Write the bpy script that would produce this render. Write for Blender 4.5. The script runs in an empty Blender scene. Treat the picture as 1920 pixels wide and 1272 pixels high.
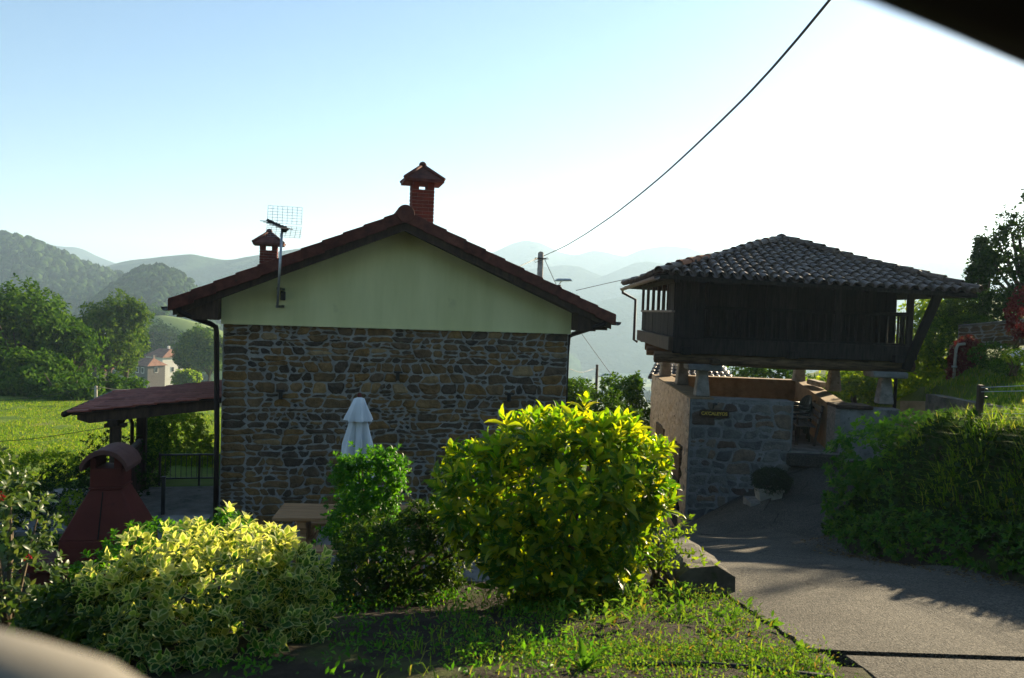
import bpy, bmesh, math, random
import numpy as np
from mathutils import Vector, Matrix, noise

random.seed(7); np.random.seed(7)
S = bpy.context.scene
col = S.collection
R = math.radians

# ------------------------------------------------------------------ camera, sky, sun, exposure
F = 1500.0                       # focal length in pixels of the 1920 px photograph
PITCH, ROLL = math.atan(56 / F), R(2.1)
fwd = Vector((0, math.cos(PITCH), -math.sin(PITCH)))
_r0, _u0 = Vector((1, 0, 0)), Vector((0, math.sin(PITCH), math.cos(PITCH)))
rgt = _r0 * math.cos(ROLL) + _u0 * math.sin(ROLL)
upv = -_r0 * math.sin(ROLL) + _u0 * math.cos(ROLL)
cam = bpy.data.cameras.new('camera')
cam.sensor_width = 36.0
cam.lens = 36.0 * F / 1920.0
cam.clip_start, cam.clip_end = 0.02, 20000
cam.dof.use_dof = True
cam.dof.focus_distance = 10.0
cam.dof.aperture_fstop = 4.5
camo = bpy.data.objects.new('camera', cam)
col.objects.link(camo)
M = Matrix.Identity(4)
for i in range(3):
    M[i][0], M[i][1], M[i][2] = rgt[i], upv[i], -fwd[i]
camo.matrix_world = M            # eye at the origin: z = 0 is eye level
S.camera = camo

SUN_AZ, SUN_EL = R(36.0), R(15.0)
world = bpy.data.worlds.new('World'); S.world = world; world.use_nodes = True
wn = world.node_tree
bg = wn.nodes['Background']
sky = wn.nodes.new('ShaderNodeTexSky')
sky.sky_type = 'NISHITA'; sky.sun_disc = False
sky.sun_elevation = SUN_EL; sky.sun_rotation = SUN_AZ
sky.air_density = 1.2; sky.dust_density = .4; sky.ozone_density = 4.5; sky.altitude = 200
wn.links.new(sky.outputs[0], bg.inputs[0])
bg.inputs[1].default_value = 0.05
sd = Vector((math.sin(SUN_AZ) * math.cos(SUN_EL), math.cos(SUN_AZ) * math.cos(SUN_EL), math.sin(SUN_EL)))
sl = bpy.data.lights.new('sun', 'SUN'); sl.energy = 5.0; sl.angle = R(0.6); sl.color = (1.0, 0.82, 0.55)
so = bpy.data.objects.new('sun', sl); col.objects.link(so)
so.rotation_euler = sd.to_track_quat('Z', 'Y').to_euler(); so.location = sd * 60
S.view_settings.view_transform = 'Standard'; S.view_settings.look = 'None'
S.view_settings.exposure = 1.95; S.view_settings.gamma = 1.0
S.render.engine = 'CYCLES'
cy = S.cycles
cy.max_bounces = 6; cy.diffuse_bounces = 3; cy.glossy_bounces = 2; cy.transmission_bounces = 4
cy.transparent_max_bounces = 6; cy.volume_bounces = 1; cy.caustics_reflective = False; cy.caustics_refractive = False
cy.sample_clamp_indirect = 4.0
cy.use_denoising = True

# ------------------------------------------------------------------ helpers
def ray(px, py):
    return fwd + rgt * ((px - 960) / F) - upv * ((py - 636) / F)
def P(px, py, Y):
    d = ray(px, py); return d * (Y / d.y)

def tag(o, label=None, cat=None, group=None, kind=None):
    if label: o['label'] = label
    if cat: o['category'] = cat
    if group: o['group'] = group
    if kind: o['kind'] = kind
    return o
def empty(name, loc, rz=0, label=None, cat=None, group=None, parent=None):
    o = bpy.data.objects.new(name, None); col.objects.link(o)
    o.location = loc; o.rotation_euler = (0, 0, rz); o.empty_display_size = .1
    if parent: o.parent = parent
    return tag(o, label, cat, group)
def inst(name, me, parent=None, loc=(0, 0, 0), rot=(0, 0, 0), sc=(1, 1, 1), mw=None):
    o = bpy.data.objects.new(name, me); col.objects.link(o)
    if parent: o.parent = parent
    if mw is not None: o.matrix_local = mw
    else: o.location = loc; o.rotation_euler = rot; o.scale = sc
    return o

class MB:
    def __init__(s): s.v = []; s.f = []
    def add(s, v, f):
        n = len(s.v); s.v += [tuple(p) for p in v]; s.f += [tuple(i + n for i in q) for q in f]; return s
    def box(s, x0, x1, y0, y1, z0, z1):
        return s.add([(x0,y0,z0),(x1,y0,z0),(x1,y1,z0),(x0,y1,z0),(x0,y0,z1),(x1,y0,z1),(x1,y1,z1),(x0,y1,z1)],
                     [(0,3,2,1),(4,5,6,7),(0,1,5,4),(1,2,6,5),(2,3,7,6),(3,0,4,7)])
    def bar(s, p, q, w, h, up=(0,0,1)):
        p, q, up = Vector(p), Vector(q), Vector(up)
        d = (q - p).normalized(); sd_ = d.cross(up)
        if sd_.length < 1e-4: sd_ = d.cross(Vector((1,0,0)))
        sd_.normalize(); u2 = sd_.cross(d)
        v = [e + sd_ * (a * w / 2) + u2 * (b * h / 2) for e in (p, q) for a, b in ((-1,-1),(1,-1),(1,1),(-1,1))]
        return s.add(v, [(0,1,2,3),(7,6,5,4),(0,4,5,1),(1,5,6,2),(2,6,7,3),(3,7,4,0)])
    def tube(s, pts, r, n=8):
        pts = [Vector(p) for p in pts]; m = len(pts)
        rr = r if hasattr(r, '__len__') else [r] * m
        v = []; f = []
        ref = None
        for i, p in enumerate(pts):
            d = (pts[min(i+1, m-1)] - pts[max(i-1, 0)]).normalized()
            if ref is None:
                ref = d.cross(Vector((0,0,1)))
                if ref.length < 1e-3: ref = d.cross(Vector((1,0,0)))
            a = (ref - d * ref.dot(d)).normalized(); ref = a
            b = d.cross(a)
            for k in range(n):
                t = 2 * math.pi * k / n
                v.append(p + (a * math.cos(t) + b * math.sin(t)) * rr[i])
        for i in range(m - 1):
            for k in range(n):
                k2 = (k + 1) % n
                f.append((i*n+k, i*n+k2, (i+1)*n+k2, (i+1)*n+k))
        f.append(tuple(range(n-1, -1, -1))); f.append(tuple((m-1)*n + k for k in range(n)))
        return s.add(v, f)
    def lathe(s, prof, c=(0,0,0), n=12, sq=0):
        v = []; f = []
        for r, z in prof:
            for k in range(n):
                t = 2 * math.pi * (k + (.5 if sq else 0)) / n
                v.append((c[0] + r * math.cos(t), c[1] + r * math.sin(t), c[2] + z))
        for i in range(len(prof) - 1):
            for k in range(n):
                k2 = (k + 1) % n
                f.append((i*n+k, i*n+k2, (i+1)*n+k2, (i+1)*n+k))
        f.append(tuple(range(n-1, -1, -1))); f.append(tuple((len(prof)-1)*n + k for k in range(n)))
        return s.add(v, f)
    def prism(s, poly, fn0, fn1):
        n = len(poly)
        v = [fn0(*p) for p in poly] + [fn1(*p) for p in poly]
        f = [tuple(range(n)), tuple(range(2*n-1, n-1, -1))]
        for i in range(n): f.append((i, n+i, n+(i+1) % n, (i+1) % n))
        return s.add(v, f)
    def mesh(s, name, mat, smooth=False, bevel=0):
        me = bpy.data.meshes.new(name)
        me.from_pydata([tuple(p) for p in s.v], [], s.f)
        bm = bmesh.new(); bm.from_mesh(me)
        bmesh.ops.recalc_face_normals(bm, faces=bm.faces)
        if bevel: bmesh.ops.bevel(bm, geom=list(bm.edges), offset=bevel, segments=1, affect='EDGES', clamp_overlap=True)
        bm.to_mesh(me); bm.free()
        if smooth: me.shade_smooth()
        if mat: me.materials.append(mat)
        return me
    def build(s, name, mat, parent=None, smooth=False, bevel=0, loc=(0,0,0), rot=(0,0,0)):
        return inst(name, s.mesh(name, mat, smooth, bevel), parent, loc, rot)

def np_mesh(name, verts, faces, mat, smooth=False, uv=None):
    """verts (N,3) array, faces (M,k) array with k fixed"""
    me = bpy.data.meshes.new(name)
    n, m, k = len(verts), len(faces), faces.shape[1]
    me.vertices.add(n); me.vertices.foreach_set('co', np.asarray(verts, np.float32).ravel())
    me.loops.add(m * k); me.loops.foreach_set('vertex_index', faces.astype(np.int32).ravel())
    me.polygons.add(m); me.polygons.foreach_set('loop_start', np.arange(0, m * k, k, dtype=np.int32))
    me.polygons.foreach_set('loop_total', np.full(m, k, np.int32))
    if uv is not None:
        l = me.uv_layers.new(name='UVMap'); l.data.foreach_set('uv', np.asarray(uv, np.float32)[faces.ravel()].ravel())
    me.update(calc_edges=True)
    if smooth: me.shade_smooth()
    if mat: me.materials.append(mat)
    return me

# ------------------------------------------------------------------ materials
def _nt(name):
    m = bpy.data.materials.new(name); m.use_nodes = True
    nt = m.node_tree; return m, nt, nt.nodes['Principled BSDF']
def _mix(nt, fac, a, b, blend='MIX'):
    n = nt.nodes.new('ShaderNodeMix'); n.data_type = 'RGBA'; n.blend_type = blend
    for sck, val in ((0, fac), (6, a), (7, b)):
        if hasattr(val, 'is_linked') or hasattr(val, 'links'): nt.links.new(val, n.inputs[sck])
        elif sck == 0: n.inputs[0].default_value = val
        else: n.inputs[sck].default_value = (*val, 1)
    return n.outputs[2]
def _noise(nt, scale, detail=6, rough=.6, vec=None):
    n = nt.nodes.new('ShaderNodeTexNoise'); n.inputs['Scale'].default_value = scale
    n.inputs['Detail'].default_value = detail; n.inputs['Roughness'].default_value = rough
    if vec: nt.links.new(vec, n.inputs['Vector'])
    return n
def _ramp(nt, src, stops):
    r = nt.nodes.new('ShaderNodeValToRGB'); nt.links.new(src, r.inputs[0])
    el = r.color_ramp.elements
    while len(el) < len(stops): el.new(.5)
    for e, (p, c) in zip(el, stops):
        e.position = p; e.color = (*c, 1) if hasattr(c, '__len__') else (c, c, c, 1)
    return r.outputs[0]
def pm(name, c1, c2, scale=6, rough=.85, bump=.3, bscale=None, bdist=.02, rand=0, island=False, spec=.25, palette=None,
       stretch=None, spots=None, metal=0, pos=.35):
    m, nt, bs = _nt(name)
    geo = nt.nodes.new('ShaderNodeNewGeometry'); vec = geo.outputs['Position']
    if stretch:
        mp = nt.nodes.new('ShaderNodeMapping'); mp.inputs['Scale'].default_value = stretch
        nt.links.new(vec, mp.inputs['Vector']); vec = mp.outputs[0]
    n1 = _noise(nt, scale, 8, .62, vec)
    colr = _ramp(nt, n1.outputs[0], [(pos, c1), (1 - pos, c2)])
    if palette or rand:
        if island: rnd = geo.outputs['Random Per Island']
        else: rnd = nt.nodes.new('ShaderNodeObjectInfo').outputs['Random']
        if palette:
            pc = _ramp(nt, rnd, palette); colr = _mix(nt, 1.0, pc, colr, 'MULTIPLY')
        if rand:
            br = _ramp(nt, rnd, [(0, 1 - rand), (1, 1 + rand)]); colr = _mix(nt, 1.0, colr, br, 'MULTIPLY')
    if spots:                                   # (colour, scale, threshold)
        ns = _noise(nt, spots[1], 4, .6, geo.outputs['Position'])
        fc = _ramp(nt, ns.outputs[0], [(spots[2], 0.), (min(1, spots[2] + .08), 1.)]); colr = _mix(nt, fc, colr, spots[0])
    nt.links.new(colr, bs.inputs['Base Color'])
    bs.inputs['Roughness'].default_value = rough; bs.inputs['Specular IOR Level'].default_value = spec
    bs.inputs['Metallic'].default_value = metal
    if bump:
        nb = _noise(nt, bscale or scale * 4, 6, .65, vec)
        b = nt.nodes.new('ShaderNodeBump'); b.inputs['Strength'].default_value = bump; b.inputs['Distance'].default_value = bdist
        nt.links.new(nb.outputs[0], b.inputs['Height']); nt.links.new(b.outputs[0], bs.inputs['Normal'])
    return m
def leafm(name, stops, trans=.4, rough=.6, margin=None, mpos=(.45, .6), spots=None, tcol=(1.25, 1.2, .5), spec=.15):
    """leaf: colour by leaf (random per island and per object), translucent; margin = pale leaf edge"""
    m, nt, bs = _nt(name)
    geo = nt.nodes.new('ShaderNodeNewGeometry'); oi = nt.nodes.new('ShaderNodeObjectInfo')
    ad = nt.nodes.new('ShaderNodeMath'); ad.operation = 'ADD'
    nt.links.new(geo.outputs['Random Per Island'], ad.inputs[0]); nt.links.new(oi.outputs['Random'], ad.inputs[1])
    fr = nt.nodes.new('ShaderNodeMath'); fr.operation = 'FRACT'; nt.links.new(ad.outputs[0], fr.inputs[0])
    c = _ramp(nt, fr.outputs[0], stops)
    if spots:
        ns = _noise(nt, spots[1], 3, .6, geo.outputs['Position'])
        fc = _ramp(nt, ns.outputs[0], [(spots[2], 0.), (spots[2] + .06, 1.)]); c = _mix(nt, fc, c, spots[0])
    if margin:
        uv = nt.nodes.new('ShaderNodeUVMap'); sx = nt.nodes.new('ShaderNodeSeparateXYZ'); nt.links.new(uv.outputs[0], sx.inputs[0])
        nz = _noise(nt, 90, 2, .5, geo.outputs['Position'])
        a2 = nt.nodes.new('ShaderNodeMath'); a2.operation = 'MULTIPLY_ADD'; a2.inputs[1].default_value = .45; a2.inputs[2].default_value = -.22
        nt.links.new(nz.outputs[0], a2.inputs[0])
        a3 = nt.nodes.new('ShaderNodeMath'); a3.operation = 'ADD'; nt.links.new(a2.outputs[0], a3.inputs[0]); nt.links.new(sx.outputs[0], a3.inputs[1])
        fc = _ramp(nt, a3.outputs[0], [(mpos[0], 0.), (mpos[1], 1.)]); c = _mix(nt, fc, c, margin)
    nt.links.new(c, bs.inputs['Base Color']); bs.inputs['Roughness'].default_value = rough; bs.inputs['Specular IOR Level'].default_value = spec
    tr = nt.nodes.new('ShaderNodeBsdfTranslucent')
    tc = _mix(nt, 1.0, c, tcol, 'MULTIPLY'); nt.links.new(tc, tr.inputs[0])
    mx = nt.nodes.new('ShaderNodeMixShader'); mx.inputs[0].default_value = trans
    nt.links.new(bs.outputs[0], mx.inputs[1]); nt.links.new(tr.outputs[0], mx.inputs[2])
    nt.links.new(mx.outputs[0], nt.nodes['Material Output'].inputs['Surface'])
    return m

HAZE = 3.5e-4
MT = {}
MT['mortar'] = pm('mortar', (.27,.26,.24), (.42,.40,.37), 9, .95, .6, 60)
MT['stone'] = pm('stone', (.55,.55,.55), (1.25,1.2,1.15), 7, .9, .8, 28, .03, palette=[(0,(.075,.058,.042)),(.16,(.11,.082,.056)),(.35,(.17,.11,.052)),(.62,(.25,.145,.05)),(.8,(.14,.10,.066)),(.93,(.31,.19,.07)),(1,(.38,.28,.16))], spots=((.05,.046,.042),11,.66))
MT['plaster'] = pm('plaster', (.64,.63,.31), (.74,.72,.38), 1.2, .9, .12, 50, .01, spots=((.58,.57,.29),2.2,.66), stretch=(2.5,2.5,.45))
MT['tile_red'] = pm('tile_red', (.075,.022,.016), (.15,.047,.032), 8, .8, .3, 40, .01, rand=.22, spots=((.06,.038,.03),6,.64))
MT['tile_old'] = pm('tile_old', (.06,.042,.032), (.15,.10,.07), 9, .55, .5, 40, .015, rand=.35, spots=((.05,.048,.03),13,.6))
MT['tile_new'] = pm('tile_new', (.30,.12,.065), (.36,.16,.09), 9, .9, .3, 40)
MT['brick'] = pm('brick', (.13,.024,.015), (.21,.045,.028), 12, .9, .4, 60, .01, rand=.25)
MT['joint'] = pm('joint', (.22,.16,.13), (.30,.23,.19), 20, .95, .4, 60)
MT['wood_dark'] = pm('wood_dark', (.030,.019,.013), (.068,.042,.027), 5, .8, .4, 14, .01, rand=.25, stretch=(3,3,.6))
MT['wood_old'] = pm('wood_old', (.010,.008,.007), (.028,.022,.019), 6, .9, .6, 16, .015, rand=.4, stretch=(4,4,.5))
MT['wood_log'] = pm('wood_log', (.045,.027,.015), (.15,.09,.045), 5, .85, .5, 14, .015, rand=.25, stretch=(.6,4,4))
MT['wood_grey'] = pm('wood_grey', (.10,.09,.08), (.24,.21,.18), 6, .9, .6, 16, .015, rand=.3, stretch=(.7,3,3))
MT['wood_table'] = pm('wood_table', (.30,.155,.07), (.46,.26,.125), 6, .6, .2, 18, .006, rand=.14, stretch=(.5,5,5))
MT['metal_brown'] = pm('metal_brown', (.016,.010,.008), (.024,.015,.012), 10, .6, .05, spec=.2)
MT['metal_black'] = pm('metal_black', (.012,.012,.012), (.02,.02,.02), 10, .5, .05, spec=.5)
MT['galv'] = pm('galv', (.30,.31,.32), (.45,.46,.47), 20, .4, .05, metal=.8, spec=.5)
MT['concrete'] = pm('concrete', (.15,.14,.125), (.30,.28,.245), 3, .95, .7, 45, .02, spots=((.10,.095,.075),5,.6))
MT['pale_stone'] = pm('pale_stone', (.20,.18,.155), (.38,.34,.29), 5, .95, .7, 30, .02, spots=((.13,.12,.10),9,.6))
MT['render_rough'] = pm('render_rough', (.52,.38,.27), (.80,.64,.48), 9, .97, 1.0, 26, .06, spots=((.20,.13,.09),6,.62))
MT['render_grey'] = pm('render_grey', (.17,.17,.165), (.30,.295,.28), 4, .95, .7, 30, .03, spots=((.12,.115,.105),6,.6))
MT['render_ochre'] = pm('render_ochre', (.20,.13,.065), (.34,.23,.12), 4, .95, .5, 30, .02)
MT['bbq'] = pm('bbq', (.10,.017,.012), (.135,.026,.018), 3, .75, .15, 40, .005, spots=((.09,.018,.013),4,.66))
MT['bbq_top'] = pm('bbq_top', (.10,.045,.038), (.15,.07,.055), 5, .9, .3, 40, .01)
MT['soot'] = pm('soot', (.008,.008,.008), (.015,.014,.013), 8, .95, 0)
MT['cloth'] = pm('cloth', (.60,.63,.66), (.70,.73,.76), 5, .9, .25, 40, .004)
MT['plastic'] = pm('plastic', (.012,.022,.018), (.016,.028,.022), 8, .28, 0, spec=.6)
MT['sign_board'] = pm('sign_board', (.035,.016,.010), (.06,.028,.016), 8, .7, .2)
MT['sign_paint'] = pm('sign_paint', (.62,.42,.05), (.70,.48,.08), 20, .6, 0)
MT['white_wall'] = pm('white_wall', (.62,.58,.50), (.74,.70,.62), .6, .9, .1)
MT['window'] = pm('window', (.03,.035,.04), (.05,.055,.06), 4, .2, 0, spec=.6)
MT['rubber'] = pm('rubber', (.02,.021,.025), (.03,.031,.035), 10, .8, .05, spec=.1)
MT['pot'] = pm('pot', (.30,.27,.22), (.42,.38,.31), 8, .9, .3)
MT['bark'] = pm('bark', (.05,.038,.028), (.12,.095,.07), 7, .95, .8, 20, .03, stretch=(3,3,.8))
MT['twig'] = pm('twig', (.07,.05,.03), (.13,.10,.06), 9, .9, .4)
MT['kerb'] = pm('kerb', (.045,.042,.032), (.15,.13,.10), 4, .95, .7, 40, .02, spots=((.05,.06,.02),6,.58))
MT['wire'] = pm('wire', (.015,.015,.016), (.02,.02,.02), 5, .6, 0)
MT['car_black'] = pm('car_black', (.006,.006,.007), (.008,.008,.009), 5, .6, 0)
MT['car_beige'] = pm('car_beige', (.20,.18,.14), (.24,.215,.17), 5, .6, .05)
# ------------------------------------------------------------------ terrain
SEC = [  # y, [(x, z) ...]  ground profile across, every few metres away from the camera
 (-120, [(-60,46),(0,48),(60,52)]),  # slope behind the camera, unseen, raised to block sky light
 (-45, [(-60,19),(0,20),(60,24)]),
 (-18, [(-40,1),(-5,1.5),(4,1.5),(40,6)]),
 (-8, [(-30,-2),(-5,-1.2),(0,-1.0),(1.6,-1.2),(3.6,-1.2),(4.2,-.5),(8,.3),(30,3)]),
 (1,  [(-30,-3),(-5,-1.6),(-1,-1.15),(1.2,-1.25),(1.6,-1.33),(3.6,-1.35),(4.3,-.6),(8,.2),(30,3)]),
 (3,  [(-30,-4),(-6,-2.3),(-3,-1.75),(-1,-1.45),(1,-1.42),(1.6,-1.47),(3.9,-1.48),(4.6,-.7),(8,0),(30,3)]),
 (5,  [(-30,-4.6),(-7,-3.0),(-4,-2.4),(-2.5,-2.05),(0,-1.85),(1.3,-1.78),(4,-1.74),(4.8,-.92),(8,-.4),(30,3)]),
 (6.2,[(-30,-4.6),(-7,-3.3),(-4,-3.0),(-2,-2.5),(0,-2.15),(1.3,-1.98),(3.95,-1.98),(4.75,-.98),(8,-.5),(30,3)]),
 (7.5,[(-30,-4.7),(-7,-3.5),(-4,-3.4),(-1,-3.1),(.8,-2.5),(1.55,-2.3),(3.75,-2.28),(4.5,-1.1),(8,-.7),(30,3)]),
 (8.6,[(-30,-4.8),(-8,-3.8),(-6,-3.72),(.5,-3.72),(1.2,-3.1),(1.75,-2.55),(3.9,-2.55),(4.6,-1.15),(8,-.85),(30,3)]),
 (10.6,[(-30,-4.9),(-8.5,-4.0),(-7,-3.74),(1.1,-3.74),(1.55,-3.3),(2,-3.02),(4.3,-2.95),(5.1,-1.6),(8,-1.15),(30,2.5)]),
 (13, [(-30,-5.0),(-9.5,-4.15),(-8,-3.8),(1.6,-3.8),(2.1,-3.62),(3.6,-3.62),(4.6,-3.4),(6.5,-2.95),(6.95,-1.9),(7.4,-1.25),(8.2,-.95),(10,-.6),(30,2)]),
 (16.8,[(-30,-5.2),(-10.5,-4.5),(-9,-3.85),(1.6,-3.9),(2.2,-4.55),(4.3,-4.55),(5.4,-3.6),(6,-3.05),(8.6,-2.7),(8.95,-1.3),(9.5,-.9),(10.7,-.5),(13,-.05),(30,2)]),
 (22, [(-30,-5.4),(-10,-5.0),(-8,-4.3),(1.5,-4.5),(2.2,-5.6),(4,-5.6),(8,-3.1),(9.6,-2.7),(11,-2.3),(14,-1.2),(30,2.0)]),
 (30, [(-40,-5.8),(-20,-5.6),(-9,-5.4),(2,-7),(6,-6.2),(11,-4.6),(15,-3.2),(30,1)]),
 (50, [(-60,-6.6),(-20,-6.6),(0,-9),(12,-8),(22,-2),(50,6)]),
 (100,[(-100,-12),(-40,-12.5),(0,-16),(30,-12),(60,4),(100,16)]),
 (200,[(-200,-22),(-60,-23),(0,-32),(80,-20),(200,25)]),
 (400,[(-400,-46),(0,-52),(200,-40),(500,30)]),
 (800,[(-900,-82),(0,-86),(500,-70),(1000,10)]),
 (1300,[(-2000,-96),(0,-96),(1000,-80),(2000,10)]),
 (20000,[(-9000,-97),(9000,-97)]),
]
_SY = np.array([s[0] for s in SEC], float)
def H(x, y):
    x = np.atleast_1d(np.asarray(x, float)); y = np.atleast_1d(np.asarray(y, float))
    x, y = np.broadcast_arrays(x, y)
    allz = np.stack([np.interp(x, [p[0] for p in s[1]], [p[1] for p in s[1]]) for s in SEC])
    i = np.clip(np.searchsorted(_SY, y) - 1, 0, len(_SY) - 2)
    t = np.clip((y - _SY[i]) / (_SY[i+1] - _SY[i]), 0, 1)
    a = np.take_along_axis(allz, i[None], 0)[0]; b = np.take_along_axis(allz, (i+1)[None], 0)[0]
    return a * (1 - t) + b * t
def h(x, y): return float(H(x, y)[0])
def ground_at(px, py, y0=2.0, y1=3000):
    """where the line of sight through a photograph pixel meets the ground"""
    d = ray(px, py); lo = y0
    ys = np.geomspace(y0, y1, 800); xs = ys * d.x / d.y; zs = ys * d.z / d.y
    k = np.nonzero(zs < H(xs, ys))[0]
    Y = ys[k[0]] if len(k) else y1
    return Vector((Y * d.x / d.y, Y, h(Y * d.x / d.y, Y)))

# road edges (left, right) as functions of y
def road_x(y):
    l = np.interp(y, [-8,3,5,6.5,9.5,13,17,22,30], [1.55,1.5,1.45,1.55,1.95,2.05,2.2,2.2,2.0])
    r = np.interp(y, [-8,3,5,6.2,7.5,8.6,10.6,13,17,22,30], [3.5,3.82,3.93,3.88,3.68,3.83,4.22,4.3,3.7,3.9,4.5])
    return l, r
def flatmask(x, y):
    l, r = road_x(y)
    m = ((x > l + .15) & (x < r - .1) & (y < 29)) * .10
    m2 = ((x > 3.3) & (x < 9) & (y > 16.6) & (y < 22.8)) * .25
    m3 = ((x > 4.1) & (x < np.interp(y, [10.6, 13, 16.8], [4.8, 7.2, 8.6])) & (y > 10.4) & (y < 17.5)) * .45
    return np.maximum(np.maximum(m, m2), m3)
yr = np.concatenate([np.linspace(-120, -8, 30)[:-1], np.linspace(-8, 2, 16)[:-1], np.linspace(2, 24, 130), np.geomspace(24.5, 3600, 120)])
sc_ = np.linspace(-1, 1, 181); sc_ = np.sign(sc_) * np.abs(sc_) ** 1.6
XX = sc_[None, :] * (10 + 1.25 * np.maximum(yr, 0) + .6 * np.maximum(-8 - yr, 0))[:, None]; YY = np.repeat(yr[:, None], 181, 1)
ZZ = H(XX, YY) - flatmask(XX, YY)
rough = np.array([[noise.fractal(Vector((a * .9, b * .9, 0)), 1., 2., 4) for a, b in zip(ra, rb)] for ra, rb in zip(XX, YY)])
l_, r_ = road_x(YY)
amp = np.clip(np.where((XX > l_ - .1) & (XX < r_ + .1) & (YY < 29), 0, .05), 0, 1) * (1 + YY.clip(0, 200) * .05)
ZZ = ZZ + rough * amp * ((YY < 8) | (YY > 24) | (XX < -9) | (XX > 4.3))
nr, nc = XX.shape
idx = np.arange(nr * nc).reshape(nr, nc)
fc = np.stack([idx[:-1, :-1], idx[:-1, 1:], idx[1:, 1:], idx[1:, :-1]], -1).reshape(-1, 4)

def ground_mat():
    m, nt, bs = _nt('ground_soil_and_grass')
    geo = nt.nodes.new('ShaderNodeNewGeometry'); pos = geo.outputs['Position']
    soil = _ramp(nt, _noise(nt, 5, 8, .65, pos).outputs[0], [(.3, (.022,.016,.011)), (.6, (.05,.038,.026)), (.85, (.12,.095,.065))])
    g1 = _ramp(nt, _noise(nt, .55, 8, .62, pos).outputs[0], [(.30, (.04,.075,.012)), (.44, (.09,.16,.02)), (.56, (.15,.21,.035)), (.70, (.20,.18,.07))])
    g2 = _ramp(nt, _noise(nt, .018, 5, .6, pos).outputs[0], [(.40, (.035,.07,.02)), (.5, (.12,.17,.05)), (.60, (.20,.25,.09))])
    sx = nt.nodes.new('ShaderNodeSeparateXYZ'); nt.links.new(pos, sx.inputs[0])
    def mr(sock, a, b):
        n = nt.nodes.new('ShaderNodeMapRange'); n.inputs[1].default_value = a; n.inputs[2].default_value = b
        nt.links.new(sock, n.inputs[0]); return n.outputs[0]
    far = mr(sx.outputs[1], 60, 180)
    g = _mix(nt, far, g1, g2)
    bed = mr(sx.outputs[1], 11.6, 10.6)                       # planting bed between the road and the patio
    nz = _ramp(nt, _noise(nt, 1.6, 5, .6, pos).outputs[0], [(.5, 1.), (.7, .6)])
    mul = nt.nodes.new('ShaderNodeMath'); mul.operation = 'MULTIPLY'; nt.links.new(bed, mul.inputs[0]); nt.links.new(nz, mul.inputs[1])
    c = _mix(nt, mul.outputs[0], g, soil)
    nt.links.new(c, bs.inputs['Base Color']); bs.inputs['Roughness'].default_value = .95; bs.inputs['Specular IOR Level'].default_value = .1
    b = nt.nodes.new('ShaderNodeBump'); b.inputs['Strength'].default_value = .9; b.inputs['Distance'].default_value = .08
    nt.links.new(_noise(nt, 9, 8, .7, pos).outputs[0], b.inputs['Height']); nt.links.new(b.outputs[0], bs.inputs['Normal'])
    return m
MT['ground'] = ground_mat()
g = inst('ground', np_mesh('ground', np.stack([XX, YY, ZZ], -1).reshape(-1, 3), fc, MT['ground'], True))
tag(g, kind='structure')

def asphalt_mat():
    m, nt, bs = _nt('chip_asphalt')
    geo = nt.nodes.new('ShaderNodeNewGeometry'); pos = geo.outputs['Position']
    big = _ramp(nt, _noise(nt, 1.2, 6, .6, pos).outputs[0], [(.25, .55), (.5, .9), (.75, 1.2)])
    vo = nt.nodes.new('ShaderNodeTexVoronoi'); vo.inputs['Scale'].default_value = 95; nt.links.new(pos, vo.inputs['Vector'])
    chip = _ramp(nt, vo.outputs['Color'], [(.1, (.030,.028,.022)), (.5, (.072,.065,.052)), (.9, (.16,.143,.112))])
    c = _mix(nt, 1., chip, big, 'MULTIPLY')
    wob = _noise(nt, 2.5, 4, .6, pos); vadd = nt.nodes.new('ShaderNodeMix'); vadd.data_type = 'VECTOR'; vadd.inputs[0].default_value = .22
    nt.links.new(pos, vadd.inputs[4]); nt.links.new(wob.outputs['Color'], vadd.inputs[5])
    ve = nt.nodes.new('ShaderNodeTexVoronoi'); ve.feature = 'DISTANCE_TO_EDGE'; ve.inputs['Scale'].default_value = .75; nt.links.new(vadd.outputs[1], ve.inputs['Vector'])
    crk = _ramp(nt, ve.outputs['Distance'], [(.0, .35), (.006, .45), (.011, 1.)])
    msk = _ramp(nt, _noise(nt, .9, 3, .5, pos).outputs[0], [(.45, 0.), (.6, 1.)])
    c = _mix(nt, msk, c, _mix(nt, 1., c, crk, 'MULTIPLY'))
    nt.links.new(c, bs.inputs['Base Color'])
    bs.inputs['Roughness'].default_value = .9; bs.inputs['Specular IOR Level'].default_value = .14
    hgt = nt.nodes.new('ShaderNodeMath'); hgt.operation = 'ADD'
    nt.links.new(vo.outputs['Distance'], hgt.inputs[0]); nt.links.new(_noise(nt, 30, 5, .7, pos).outputs[0], hgt.inputs[1])
    b = nt.nodes.new('ShaderNodeBump'); b.inputs['Strength'].default_value = .6; b.inputs['Distance'].default_value = .014; b.invert = True
    nt.links.new(hgt.outputs[0], b.inputs['Height']); nt.links.new(b.outputs[0], bs.inputs['Normal'])
    return m
MT['asphalt'] = asphalt_mat()
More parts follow.
